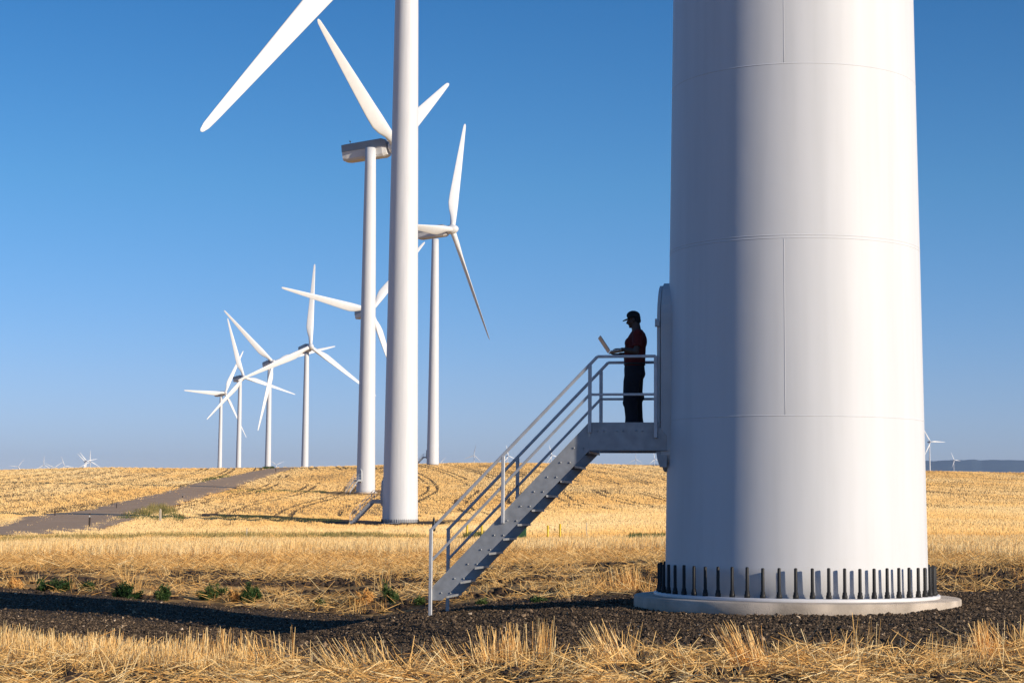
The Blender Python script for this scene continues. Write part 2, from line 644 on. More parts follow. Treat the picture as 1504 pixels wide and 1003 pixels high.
ROAD_T = [(16, 776), (61, 760.5), (106, 754.5), (149, 750), (197, 737.5), (266, 720.5), (293, 711.5), (346, 699.5), (397, 689)]
ROAD_B = [(20, 787), (106, 781), (149, 771), (184, 754.5), (227, 747), (253, 738), (290, 728.5), (322, 720.5), (354, 708.5), (399, 695), (428, 687)]
ROAD_TG, ROAD_BG = gpoly(ROAD_T), gpoly(ROAD_B)
ROAD_TG = [(ROAD_TG[0][0] - 14, ROAD_TG[0][1] - 14)] + ROAD_TG
ROAD_BG = [(ROAD_BG[0][0] - 10, ROAD_BG[0][1] - 2)] + ROAD_BG
ROAD = ROAD_TG + ROAD_BG[::-1]


def on_road(X, Y): return inpoly(X + rng.normal(size=X.shape) * 1.1, Y + rng.normal(size=X.shape) * 5.0, ROAD)


def tracks(X, D):
    """0..1: bare tractor wheelings and hollows along the drilled rows of the far slopes"""
    a = X + .10 * D + 22 * (fbm(X / 150, D / 260, 21, 2) - .5) + 4 * np.sin(D / 130.0)
    ph = (a / 9.0) % 1.0
    wid = .025 + .045 * fbm(X / 9, D / 30, 37, 2)
    line = (np.abs(ph - .38) < wid) | (np.abs(ph - .60) < wid)
    m = fbm(X / 24, D / 60, 33, 3)
    fine = fbm(X / 1.6, D / 7.0, 55, 3)
    cross = (np.abs(((D + .25 * X + 8 * np.sin(X / 20)) / 46.0) % 1 - .5) < .02) & (fbm(X / 8, D / 30, 77, 2) > .52)
    return np.where(((line & (m > .36) & (fine > .28)) | (cross & (fine > .4))) & (D > 245), 1.0, 0.0)


# ------------------------------------------------------------------ ground sheet
def build_ground():
    tcore = np.linspace(-.36, .36, 430)
    tout = np.tan(np.radians(np.linspace(21, 84, 26)))
    ang = np.concatenate([-tout[::-1], tcore, tout])
    dist = np.exp(np.arange(math.log(15.0), math.log(15500.0), .0078))
    T, D = np.meshgrid(ang, dist)
    X = T * D
    Z = G(X, D)
    rough = sstep(0, 1, (fbm(X * .8, D * .8, 3) - .3) * 2)
    grav = in_gravel(X, D)
    amp = np.where(D < 75, .10, .05) * np.where(grav, .12, 1) * (1 - sstep(75, 260, D))
    Z = Z + (fbm(X * 3.1, D * 3.1, 41, 4) - .5) * amp * 2 * (.35 + .65 * rough)
    Z = Z + (1 - sstep(300, 600, D)) * sstep(90, 150, D) * ((fbm(X / 5, D / 14, 15, 3) - .5) * .16 - .10 * tracks(X, D))
    soil = np.clip((fbm(X * .55, D * .55, 61, 4) - .30) * 5, 0, 1) * (1 - sstep(58, 70, D)) * .95
    fg = 1 - sstep(29, 33, D)
    soil = np.maximum(soil, fg * np.clip((fbm(X * 1.1, D * 1.1, 71, 4) - .24) * 5, 0, 1))
    soil = np.maximum(soil, .75 * tracks(X, D) * sstep(70, 140, D))
    soil = np.maximum(soil, .4 * sstep(.58, .7, fbm(X / 16, D / 60, 81, 4)) * sstep(75, 120, D))
    nr, nc = X.shape
    V = np.stack([X, D, Z], -1).reshape(-1, 3)
    i = np.arange(nr * nc).reshape(nr, nc)
    Q = np.stack([i[:-1, :-1], i[:-1, 1:], i[1:, 1:], i[1:, :-1]], -1).reshape(-1, 4)
    # the part round and behind the viewpoint, so that the sheet goes all the way round
    zb = float(V[:nc, 2].mean())
    n0 = len(V)
    a2 = np.arctan(ang)
    edge = [V[0].tolist(), V[nc - 1].tolist(), V[-nc].tolist(), V[-1].tolist()]
    extra, faces = [], []
    extra.append((0, 0, G(np.array(0.), np.array(18.)).item()))
    V = np.concatenate([V, np.array(extra)])
    attrs = {'soil': np.concatenate([soil.ravel(), [.3]])}
    me = np_mesh("ground", V, Q, M_GROUND, attrs, True)
    bm = bmesh.new()
    bm.from_mesh(me)
    bm.verts.ensure_lookup_table()
    c = bm.verts[n0]
    for k in range(nc - 1):
        bm.faces.new((c, bm.verts[k + 1], bm.verts[k]))
    L0, L1, R0, R1 = bm.verts[0], bm.verts[nr * nc - nc], bm.verts[nc - 1], bm.verts[nr * nc - 1]
    back = [bm.verts.new((x, y, 0)) for x, y in ((-160000, -15000), (0, -15000), (160000, -15000))]
    bm.faces.new((c, L0, back[0]))
    bm.faces.new((c, back[0], back[1]))
    bm.faces.new((c, back[1], back[2]))
    bm.faces.new((c, back[2], R0))
    bm.faces.new((L0, L1, back[0]))
    bm.faces.new((R0, back[2], R1))
    bmesh.ops.recalc_face_normals(bm, faces=bm.faces)
    bm.to_mesh(me)
    bm.free()
    o = link("ground", me)
    tag(o, kind='structure')


build_ground()


def sheet(name, poly_fn, bbox, res, m, lift, jit=0):
    x0, x1, y0, y1 = bbox
    X, Y = np.meshgrid(np.arange(x0, x1, res), np.arange(y0, y1, res))
    ins = poly_fn(X, Y)
    # soften the border: it sinks under the soil
    acc = np.zeros(X.shape)
    for dx in (-2, -1, 0, 1, 2):
        for dy in (-2, -1, 0, 1, 2): acc += np.roll(np.roll(ins, dx, 1), dy, 0)
    acc /= 25
    Z = G(X, Y) + np.where(acc > .5, lift, lift - (0.5 - acc) * .16) + (fbm(X * 2.4, Y * 2.4, 91) - .5) * jit
    i = np.arange(X.size).reshape(X.shape)
    Q = np.stack([i[:-1, :-1], i[:-1, 1:], i[1:, 1:], i[1:, :-1]], -1).reshape(-1, 4)
    keep = (acc > 0.02).ravel()[Q].any(1)
    Q = Q[keep]
    used = np.unique(Q)
    mp = np.full(X.size, -1)
    mp[used] = np.arange(len(used))
    V = np.stack([X, Y, Z], -1).reshape(-1, 3)[used]
    o = link(name, np_mesh(name, V, mp[Q], m, None, True))
    return tag(o, kind='structure')


sheet("gravel_pad", lambda X, Y: in_gravel(X, Y), (-18, 16, 20, 50), .09, M_GRAVEL, .05, .06)
_ra = np.array(ROAD)
sheet("dirt_road", lambda X, Y: inpoly(X + (fbm(X / 4, Y / 6, 4) - .5) * 2.5, Y + (fbm(X / 4, Y / 6, 6) - .5) * 5, ROAD),
      (_ra[:, 0].min() - 3, _ra[:, 0].max() + 3, _ra[:, 1].min() - 3, _ra[:, 1].max() + 3), .7, M_ROAD, .22, 0)

SHADOW_SPUR = gpoly([(296, 755), (400, 758.6), (510, 764.6), (650, 767.2), (655, 770.6), (560, 770.4), (500, 769), (400, 763), (296, 758.6)])  # dark gravel spur; its colour also stands in for the second tower's shadow
sheet("gravel_shadow_strip", lambda X, Y: inpoly(X + (fbm(X / 2, Y / 3, 14) - .5) * 1.5, Y + (fbm(X / 2, Y / 3, 16) - .5) * 3, SHADOW_SPUR),
      (min(p[0] for p in SHADOW_SPUR) - 3, max(p[0] for p in SHADOW_SPUR) + 3, min(p[1] for p in SHADOW_SPUR) - 3, max(p[1] for p in SHADOW_SPUR) + 3), .4, M_GRAVEL, .12, .1)

# ------------------------------------------------------------------ far ridge
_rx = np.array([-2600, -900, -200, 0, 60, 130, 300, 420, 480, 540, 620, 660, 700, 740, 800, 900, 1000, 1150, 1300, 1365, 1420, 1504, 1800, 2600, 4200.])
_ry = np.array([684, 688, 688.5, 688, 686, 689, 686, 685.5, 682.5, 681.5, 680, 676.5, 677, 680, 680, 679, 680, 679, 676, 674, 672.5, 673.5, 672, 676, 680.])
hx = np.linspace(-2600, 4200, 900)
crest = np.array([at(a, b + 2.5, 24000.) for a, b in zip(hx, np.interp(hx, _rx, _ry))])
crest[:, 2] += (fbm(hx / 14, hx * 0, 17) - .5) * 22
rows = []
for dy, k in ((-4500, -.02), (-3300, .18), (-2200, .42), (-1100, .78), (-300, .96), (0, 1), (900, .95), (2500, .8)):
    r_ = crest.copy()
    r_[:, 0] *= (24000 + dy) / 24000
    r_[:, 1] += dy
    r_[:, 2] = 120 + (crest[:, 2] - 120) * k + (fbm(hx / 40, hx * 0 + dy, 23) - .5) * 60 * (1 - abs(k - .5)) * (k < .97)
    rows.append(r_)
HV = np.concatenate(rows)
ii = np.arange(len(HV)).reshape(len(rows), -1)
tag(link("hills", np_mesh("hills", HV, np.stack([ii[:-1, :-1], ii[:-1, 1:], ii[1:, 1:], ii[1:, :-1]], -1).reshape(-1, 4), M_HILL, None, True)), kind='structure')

# ------------------------------------------------------------------ wind turbines
PHI = R(10.9)
ROT = Matrix.Rotation(math.pi - PHI, 4, 'Z')         # local x = the way the door faces, local y = towards the road side


def v3(s, w, z): return (s, -w, z)                    # w grows away from the viewpoint


TW = [(2.075, 0.0), (2.007, 5.0), (1.952, 9.0), (1.72, 30.0), (1.40, 60.0), (1.17, 76.4)]


def tower_r(z): return float(np.interp(z, [a[1] for a in TW], [a[0] for a in TW]))


def tower_mesh(detail):
    b = MB()
    n = 128 if detail else 40
    prof = [(tower_r(z), z) for z in ([0, .5, 1.5, 3, 4, 5, 6, 7, 8, 9, 11, 14, 18, 24, 30, 38, 46, 54, 60, 66, 72, 76.4])]
    b.lathe(prof, n)
    return b.mesh("tower", M_TOWER)


TOWER_ME = tower_mesh(False)


def blade_mesh():
    b = MB()
    tb = [(.0, .95, .95, 1.0), (.035, .95, .95, 1.0), (.09, .98, 1.25, .82), (.15, 1.05, 2.15, .50), (.21, 1.08, 2.62, .34), (.30, 1.0, 2.48, .27),
          (.42, .90, 2.12, .22), (.55, .80, 1.76, .19), (.70, .66, 1.34, .165), (.84, .52, .94, .15), (.94, .42, .64, .14), (.98, .36, .48, .14), (.996, .2, .25, .16), (1.0, .05, .06, .2)]
    V, F, n = [], [], 20
    for r, le, te, th in tb:
        z = 1.1 + r * 42.9
        tw = R(13) * max(0, 1 - r / .8) ** 1.4
        ch = le + te
        for k in range(n):
            a = 2 * math.pi * k / n
            c = math.cos(a)
            x = -le + ch * (1 + c) / 2
            q = (1 + c) / 2
            shape = math.sqrt(max(0, 1 - c * c)) * (1.0 if th > .9 else (1.25 - .75 * q))
            y = math.copysign(1, math.sin(a)) * shape * ch * th / 2 if abs(math.sin(a)) > 1e-6 else 0
            V.append((x * math.cos(tw) - y * math.sin(tw), x * math.sin(tw) + y * math.cos(tw), z))
    for i in range(len(tb) - 1):
        for k in range(n): F.append((i * n + k, i * n + (k + 1) % n, (i + 1) * n + (k + 1) % n, (i + 1) * n + k))
    F += [tuple(range(n))[::-1], tuple((len(tb) - 1) * n + k for k in range(n))]
    b.add(V, F, True)
    return b.mesh("blade", M_WHITE)


BLADE_ME = blade_mesh()
HUB_ME = (lambda b: (b.lathe([(1.25, -1.5), (1.55, -1.2), (1.62, 0), (1.5, .8), (1.15, 1.6), (.6, 2.15), (.12, 2.35)], 32), b.mesh("hub", M_WHITE))[1])(MB())


def loft(secs, xs, ms=None):
    b = MB()
    n = len(secs[0])
    V = [(x, y, z) for x, s in zip(xs, secs) for y, z in s]
    F = [(i * n + k, i * n + (k + 1) % n, (i + 1) * n + (k + 1) % n, (i + 1) * n + k) for i in range(len(xs) - 1) for k in range(n)]
    F += [tuple(range(n))[::-1], tuple((len(xs) - 1) * n + k for k in range(n))]
    b.add(V, F)
    return b


def sec(wt, wm, wb, zt, zm, zb):
    return [(-wt + .12, zt), (wt - .12, zt), (wt, zt - .10), (wm, zm), (wm - .06, zm - .05), (wb + .1, zb + .45), (wb - .3, zb), (-wb + .3, zb), (-wb - .1, zb + .45),
            (-wm + .06, zm - .05), (-wm, zm), (-wt, zt - .10)]


def lower(s): return [(s[3][0] * 1.004, s[3][1] - .03)] + s[4:10] + [(s[10][0] * 1.004, s[10][1] - .03)]


_S = [sec(1.85, 1.88, 1.55, 1.7, .05, -1.75), sec(1.88, 1.92, 1.6, 1.75, .05, -1.95), sec(1.9, 1.95, 1.6, 1.85, .05, -2.0), sec(1.5, 1.6, 1.35, 1.5, 0, -1.7)]
_X = [-7.3, -6.3, 2.4, 3.3]
NAC_ME = loft(_S, _X).mesh("nacelle", M_NACL)
# grey upper cowling laid over the upper half, 3 cm proud
_U = [[(y * 1.02, z + .03) for y, z in (s[10:] + s[:4])] for s in _S]
NACU_ME = loft(_U, [-7.33, -6.3, 2.4, 3.32]).mesh("upper_cowling", M_NAC)
_b = MB()
_b.tube([(-6.2, .6, 1.8), (-6.2, .6, 3.0)], .05, 6)
_b.tube([(-6.2, .35, 2.75), (-6.2, .85, 2.75)], .04, 6)
_b.tube([(-6.2, .35, 2.75), (-6.2, .35, 3.05)], .07, 6)
_b.tube([(-6.2, .85, 2.75), (-6.2, .85, 3.0)], .08, 6)
VANE_ME = _b.mesh("weather_vane", M_DARKM)


def access_parts(root_tower, detail):
    """oval door hatch on the tower wall"""
    def oval(hw, z0, z1, n=14):
        p = []
        for k in range(n + 1):
            a = math.pi * k / n
            p.append((hw * math.cos(a), z1 - hw * 1.15 + hw * 1.15 * math.sin(a)))
        for k in range(n + 1):
            a = math.pi * k / n
            p.append((-hw * math.cos(a), z0 + hw * .55 - hw * .55 * math.sin(a)))
        return p
    b = MB()
    b.prism(oval(.62, 2.62 - .66, 5.70 - .66), 1.86, 2.085, lambda u, v, d: (d, u + .05, v))
    fr = b.build("door_frame", M_DOOR, root_tower)
    b = MB()
    b.prism(oval(.58, 2.70 - .66, 5.66 - .66), 2.10, 2.15, lambda u, v, d: (d, u + .05, v))
    b.build("door", M_DOOR, fr)
    b = MB()
    b.box((2.135, .645, 4.32), (.07, .07, .09), None, .01)
    b.bar((2.165, .645, 4.27), (2.165, .645, 4.40), .03, .03)
    b.build("door_latch", M_DOOR, fr)
    return fr


def flange_parts(root, nb, individual):
    b = MB()
    b.lathe([(2.0, .0), (2.25, .0), (2.255, .012), (2.255, .045), (2.245, .055), (2.0, .055)], 128)
    b.build("base_flange", M_FLANGE, root)
    b = MB()
    b.lathe([(2.50, -.8), (2.56, -.235), (2.575, -.22), (2.575, -.015), (2.56, 0.0), (1.9, -.002)], 96)
    b.build("foundation", M_CONC, root)
    b = MB()
    b.lathe([(.043, .056), (.043, .105), (.036, .112), (.034, .15), (.026, .156), (.025, .488), (.022, .502), (.008, .506)], 10)
    me = b.mesh("anchor_bolt", M_BOLT)
    if individual:
        for k in range(nb):
            a = 2 * math.pi * (k + .37) / nb
            rr = 2.175 + random.uniform(-.006, .006)
            link("anchor_bolt", me, root, Matrix.Translation((rr * math.cos(a), rr * math.sin(a), 0)) @ Matrix.Rotation(random.uniform(-.012, .012), 4, 'X')
                 @ Matrix.Rotation(random.uniform(0, 6), 4, 'Z') @ Matrix.Diagonal((1, 1, random.uniform(.985, 1.015), 1)))


def turbine(name, label, base, hub, psi, a0, pitch, scale=1.0, group=None, rot=ROT, near=False, me=None, bs=1.0):
    """base, hub: world points; psi: rotor heading (0 = towards the viewpoint, + = to the right); a0: first blade, clockwise from up"""
    root = empty(name, Matrix.Translation(Vector(base)) @ rot @ Matrix.Scale(scale, 4))
    tag(root, label, 'wind turbine', group)
    inv = root.matrix_basis.inverted()
    link("tower", me or TOWER_ME, root)
    if hub is None: return root
    tilt = R(5)
    ax = Vector((math.sin(psi) * math.cos(tilt), -math.cos(psi) * math.cos(tilt), math.sin(tilt)))
    r = Vector((math.cos(psi), math.sin(psi), 0))
    u = ax.cross(r)
    if u.z < 0: u = -u
    hub = Vector(hub)
    side = u.cross(ax)
    Mn = Matrix((ax, side, u)).transposed().to_4x4()
    Mn = Matrix.Translation(hub - ax * 5.2 * scale) @ Mn @ Matrix.Scale(scale, 4)
    nac = link("nacelle", NAC_ME, root, inv @ Mn)
    link("upper_cowling", NACU_ME, nac)
    link("weather_vane", VANE_ME, nac)
    Mh = Matrix((side, u, ax)).transposed()
    if Mh.determinant() < 0: Mh = Matrix((-side, u, ax)).transposed()
    hb = link("hub", HUB_ME, root, inv @ Matrix.Translation(hub) @ Mh.to_4x4() @ Matrix.Scale(scale, 4))
    for k in range(3):
        a = a0 + k * 2 * math.pi / 3
        d = (math.cos(a) * u + math.sin(a) * r).normalized()
        xx = ax.cross(d)
        Mb = Matrix((xx, ax, d)).transposed().to_4x4()
        link("blade", BLADE_ME, root, inv @ Matrix.Translation(hub) @ Mb @ Matrix.Rotation(pitch, 4, 'Z') @ Matrix.Diagonal((scale, scale, scale * bs, 1)))
    return root


# the near tower: its rotor is far above the picture; weld seams are raised beads on the steel
near_me = tower_mesh(True)
near = turbine("wind_turbine", "huge white wind turbine tower in the foreground standing on a concrete ring of black bolts",
               TC, TC + np.array([3.6, -3.6, 78.4]), R(45), R(20), R(-60), me=near_me, group=None)
for z in (2.775, 5.473, 5.517, 8.17, 10.9, 13.6):
    r0 = tower_r(z)
    b = MB()
    b.lathe([(r0 - .01, z - .012), (r0 + .0015, z - .009), (r0 + .003, z), (r0 + .0015, z + .009), (r0 - .01, z + .012)], 128)
    b.build("weld_seam", M_TOWER, near)
inv_rot = ROT.inverted().to_3x3()                      # vertical joints in the plating, on the side facing the road
for z0, z1, dx in ((2.79, 5.46, -.14), (8.185, 10.88, -.12)):
    pts = []
    for z in np.linspace(z0, z1, 12):
        r0 = tower_r(z)
        w = inv_rot @ Vector((dx - .30, -math.sqrt(r0 * r0 - (dx - .30) ** 2), 0))
        pts.append((w.x, w.y, z))
    b = MB()
    b.tube(pts, .0032, 6)
    b.build("weld_seam", M_TOWER, near)
access_parts(near, True)
flange_parts(near, 56, True)


# access stairs, in the same local frame (x = s outwards from the tower axis, z from the flange)
def make_stairs(label):
    ZB = float(TC[2])
    root = empty("access_stairs", Matrix.Translation(Vector(TC)) @ ROT)
    tag(root, label, 'stairs', 'steel access stairs at the turbine doors')
    WN, WF = -.68, .50
    f = lambda s, z, w: v3(s, w, z - ZB)
    # platform: two toe boards, deck, bracket
    side = [(3.235, 3.40), (3.235, 2.945), (1.985, 2.945), (1.985, 3.184), (2.115, 3.345), (2.115, 3.40)]
    for w0 in (WN, WF):
        b = MB()
        b.prism(side, w0, w0 + .012, f)
        b.prism([(3.24, 2.945), (1.985, 2.945), (1.985, 2.957), (3.24, 2.957)], min(w0, w0 + (.07 if w0 < 0 else -.06)), max(w0, w0 + (.07 if w0 < 0 else -.06)), f)
        for k in range(7):
            s = 3.12 - k * .155 + (.03 if k % 2 else -.03)
            c = v3(s, w0 - .006 if w0 < 0 else w0 + .018, 3.262 - ZB)
            b.tube([(c[0], c[1] - .008, c[2]), (c[0], c[1] + .008, c[2])], .0135, 8)
        b.build("platform_beam", M_GALV, root)
    b = MB()
    b.prism([(3.23, 3.315), (2.0, 3.315), (2.0, 3.285), (3.23, 3.285)], WN + .016, WF - .004, f)
    for k in range(24):
        s = 2.03 + k * .05
        b.prism([(s, 3.322), (s + .006, 3.322), (s + .006, 3.28), (s, 3.28)], WN + .018, WF - .006, f)
    b.build("platform_deck", M_GALV, root)
    for w0 in (WN + .03, WF - .09):
        b = MB()
        b.prism([(1.99, 2.94), (2.16, 2.94), (2.14, 2.80), (2.10, 2.69), (1.99, 2.69)], w0, w0 + .06, f)
        b.build("wall_bracket", M_GALV, root)
    # stringers
    lo = [(5.80, .532), (5.62, .532), (3.238, 2.944), (3.238, 3.392), (3.248, 3.392), (5.775, .757)]
    for w0 in (WN - .004, WF + .004):
        b = MB()
        b.prism(lo, w0, w0 + .010, f)
        # flange lips turned outwards along both edges, and pairs of bolt heads at each tread
        for k in range(11):
            zt = .585 + .234 * k + .045
            st = 5.50 - .2155 * k
            for ds in (.075, -.075):
                c = v3(st + ds + .06, w0 - .005 if w0 < 0 else w0 + .015, zt)
                c = (c[0], c[1], zt - ZB + .02)
                b.tube([(c[0], c[1] - .009, c[2]), (c[0], c[1] + .009, c[2])], .014, 8)
        b.build("stringer", M_GALV, root)
    for k in range(11):
        zt, st = .600 + .234 * k, 5.575 - .2325 * k
        b = MB()
        b.prism([(st - .02, zt), (st + .215, zt), (st + .215, zt - .035), (st + .211, zt - .035), (st + .211, zt - .006), (st - .016, zt - .006), (st - .016, zt - .035), (st - .02, zt - .035)],
                WN + .008, WF + .002, f)
        b.build("tread", M_GALV, root)
    for w0, sg in ((WN - .03, -1), (WF + .042, 1)):
        d = .0
        b = MB()
        path = [(5.83, 1.640), (3.10, 4.455), (2.16, 4.455)]
        for (s0, z0), (s1, z1) in zip(path, path[1:]):
            b.bar(f(s0, z0, w0), f(s1, z1, w0), .045, .05, (0, 1, 0))
        b.build("handrail", M_RAIL, root)
        b = MB()
        path = [(5.80, 1.165), (3.225, 3.845), (2.16, 3.845)]
        for (s0, z0), (s1, z1) in zip(path, path[1:]):
            b.bar(f(s0, z0, w0), f(s1, z1, w0), .04, .042, (0, 1, 0))
        b.build("mid_rail", M_RAIL, root)
        for s0, z0, z1 in ((5.81, .10, 1.68), (4.63, 1.775, 2.86), (3.22, 3.235, 4.32), (2.16, 3.15, 4.46)):
            b = MB()
            b.box(v3(s0, w0 + sg * .004, (z0 + z1) / 2 - ZB), (.055, .05, z1 - z0), None, .006)
            b.build("rail_post", M_RAIL, root)
    return root


stairs = make_stairs("grey galvanised stairs up to the nearest tower's door, man on top")

TB = {}


def hubpt(px, py, D): return at(px, py, D)


def place(label, D, hpx, psi, a0, pitch, base=None, group='white wind turbines in a line across the field', rot=ROT, s=1.0, bs=1.0):
    hub = np.array(hubpt(*hpx, D))
    tilt = R(5)
    ax = np.array([math.sin(psi) * math.cos(tilt), -math.cos(psi) * math.cos(tilt), math.sin(tilt)])
    bp = hub - ax * 5.2 * s
    bp[2] = hub[2] - 78.4 * s
    if base is not None: bp = np.array(base, float)
    return turbine("wind_turbine", label, bp, hub, psi, a0, pitch, s, group, rot, bs=bs)


GL = 'white wind turbines in a line across the field'
b2 = np.array(at(587.5, 768.5, 218.))
ps = R(38)
hub2 = b2 + np.array([math.sin(ps) * 7.0, -math.cos(ps) * 7.0, 78.9])
t2 = turbine("wind_turbine", "thick white turbine tower left of the steel stairs, only one blade in frame", b2, hub2, ps, R(220), R(-5), 1.0, GL, ROT, bs=1.155)
access_parts(t2, False)
flange_parts(t2, 56, True)
st = copy_tree(stairs)
st.matrix_basis = Matrix.Translation(Vector(b2)) @ ROT
tag(st, "small grey stairs at the foot of the thick tower left of the man's stairs")

h3 = np.array(at(577, 215, 412.))
rot3 = Matrix.Rotation(math.pi + R(52), 4, 'Z')
t3 = place("white turbine with blade up left and grey nacelle, just left of the thick tower", 412., (582, 215), R(70), R(58), R(-38),
           base=np.array(at(537, 722.5, 412.)), rot=rot3, bs=.955)
access_parts(t3, False)
flange_parts(t3, 56, False)
st = copy_tree(stairs)
st.matrix_basis = t3.matrix_basis.copy()
tag(st, "tiny stairs on the left foot of the tower just behind the thick tower")

t4 = place("white turbine right of the thick tower, spinner pointing right and one blade upright", 630., (664, 337), R(67.5), R(24), R(-48),
           base=np.array(at(635.5, 682.5, 630.)))
access_parts(t4, False)
st = copy_tree(stairs)
st.matrix_basis = t4.matrix_basis.copy()
tag(st, "tiny dark stairs on the skyline at the foot of the turbine with the upright blade")
place("white turbine mostly hidden by the two tall towers, long blade reaching left", 800., (545, 456), R(30), R(40), R(-25), bs=.955)
place("white turbine with one blade straight up, largest of the four clear on the left", 968., (456, 509), R(27.5), R(4), R(-25))
place("white turbine on the left with a blade hanging down and one up left", 1150., (401, 532), R(30), R(74), R(-25))
place("white turbine with dark thin blades, second from left in the row", 1344., (358, 554), R(37.5), R(104), R(-25))
place("leftmost white turbine of the row, one blade pointing flat left", 1613., (330.5, 577), R(47.5), R(30), R(-25))

# far ones beyond the crest: one merged mesh part each, they show as a few pixels
DIST = [(7500, 696, 668.5, -15, 10, "tiny far turbine on the skyline, clear sky around it left of the handrails"),
        (7500, 747, 669.5, 42, -12, "tiny far turbine seen behind the middle post of the stair rail"),
        (7500, 811, 668.6, 40, -18, "tiny far turbine seen between the upper stair rails and stringer"),
        (10500, 933.6, 674, -10, 0, "tiny far turbine left of the two under the platform"),
        (10500, 961.8, 674, 20, -8, "tiny far turbine right of the two under the platform, next to the bracket"),
        (4840, 1366.8, 648.6, 20, -30, "far white turbine on the skyline touching the right edge of the near tower"),
        (9500, 1402, 675.8, 35, -28, "smaller far turbine in front of the blue ridge at right"),
        (7100, 127.7, 677, 40, -42, "far turbine in the left skyline cluster with a dark blade up left"),
        (7200, 132.7, 677.5, 20, 0, "far turbine in the left skyline cluster with its blade straight up"),
        (7400, 125.5, 678, 30, 75, "far turbine in the left skyline cluster, leftmost tower of that bunch"),
        (8200, 95, 684, 15, -20, "far turbine showing only two blades above the crest left of the cluster"),
        (8000, 80, 686.5, 15, 55, "far turbine showing one slanting blade beside the left cluster"),
        (8600, 64.5, 682.5, 10, 0, "far turbine showing a thin upright blade left of the cluster"),
        (9000, 27, 685, 10, 35, "leftmost far turbine, only blade tips above the field"),
        (9500, 406, 682.5, 10, 65, "tiny far turbine just above the road crest between two row towers"),
        (9000, 646, 681, 10, 42, "tiny far blade on the skyline right of the upright blade turbine")]
b = MB()
for D, px, py, psi, a0, lab in DIST:
    hub = np.array(at(px, py, D))
    ps = R(psi)
    ax = np.array([math.sin(ps), -math.cos(ps), .087])
    bp = hub - ax * 5.2
    bp[2] = hub[2] - 78.4
    turbine("wind_turbine", lab, bp, hub, ps, R(a0), R(-15), 1.0, 'far wind turbines along the skyline', ROT)


# ------------------------------------------------------------------ straw, stubble, gravel stones
def ribbons(name, B, Dv, W, tint, m, tip=.45, curve=None, up_bias=0.0, face=None):
    """thin blades: base B, vector Dv, width W; one quad each, or two when curve (N x 3 mid-point offset) is given"""
    n = len(B)
    d = Dv / np.linalg.norm(Dv, axis=1, keepdims=True)
    q = rng.normal(size=(n, 3))
    if up_bias: q[:, 2] += up_bias
    wv = np.cross(d, q)
    wv /= np.linalg.norm(wv, axis=1, keepdims=True)
    if face is not None:                              # round stalks: what shows is the side turned this way
        ph = rng.normal(.42, face, n)
        wv = np.stack([np.cos(ph), np.sin(ph), np.zeros(n)], -1)
    wv *= (W / 2)[:, None]
    if curve is None:
        V = np.stack([B - wv, B + wv, B + Dv + wv * tip, B + Dv - wv * tip], 1).reshape(-1, 3)
        Q = np.arange(4 * n).reshape(n, 4)
        t = np.repeat(tint, 4)
    else:
        Mp = B + Dv * .5 + curve
        V = np.stack([B - wv, B + wv, Mp + wv * .85, Mp - wv * .85, B + Dv + wv * tip, B + Dv - wv * tip], 1).reshape(-1, 3)
        i = np.arange(n)[:, None] * 6
        Q = np.concatenate([i + [[0, 1, 2, 3]], i + [[3, 2, 4, 5]]])
        t = np.repeat(tint, 6)
    return np_mesh(name, V, Q, m, {'tint': np.clip(t, 0, 1)})


def scatter(n, d0, d1, tmax=.33, power=1.0):
    """random ground points in the view wedge; power < 1 puts more of them far out"""
    D = (d0 ** (2 * power) + rng.random(n) * (d1 ** (2 * power) - d0 ** (2 * power))) ** (1 / (2 * power))
    X = (rng.random(n) * 2 - 1) * tmax * D
    return X, D


def dirs(n, pitch, spread, lean=None):
    a = rng.random(n) * 2 * math.pi
    p = pitch + rng.normal(size=n) * spread
    d = np.stack([np.cos(a) * np.cos(p), np.sin(a) * np.cos(p), np.sin(p)], -1)
    if lean is not None: d = d + lean
    return d / np.linalg.norm(d, axis=1, keepdims=True)


def stuff(name, me): return tag(link(name, me), kind='stuff')


# --- foreground
def near_edge_dist(X, D):
    """metres on the near side of the gravel's near edge (positive = towards the viewpoint)"""
    e = np.array(GRAVEL_NEAR)
    return np.interp(X, e[:, 0], e[:, 1]) - D


Bs, Ds, Ws, Ts, Cs = [], [], [], [], []


def put(B, Dv, W, T, C=None):
    Bs.append(B); Ds.append(Dv); Ws.append(W); Ts.append(T)
    Cs.append(C if C is not None else np.zeros_like(B))


# loose straw lying about, in drifts
X, D = scatter(250000, 15.5, 31, .37)
ed = near_edge_dist(X, D)
dens = np.clip((fbm(X * 1.2, D * 1.2, 101, 3) - .42) * 3.4, 0.04, 1) * sstep(-.15, .5, ed) * .55
k = rng.random(len(X)) < dens
X, D, ed = X[k], D[k], ed[k]
n = len(X)
L = rng.gamma(4, .06, n) + .05
heap = fbm(X * 1.2, D * 1.2, 101, 3)
z = G(X, D) + rng.random(n) ** 1.6 * .13 * (heap * 2 - .2).clip(0.1, 1.4)
put(np.stack([X, D, z], -1), dirs(n, .06, .22) * L[:, None], rng.uniform(.005, .012, n), np.clip(rng.normal(.60, .24, n), 0, 1), rng.normal(size=(n, 3)) * .02)
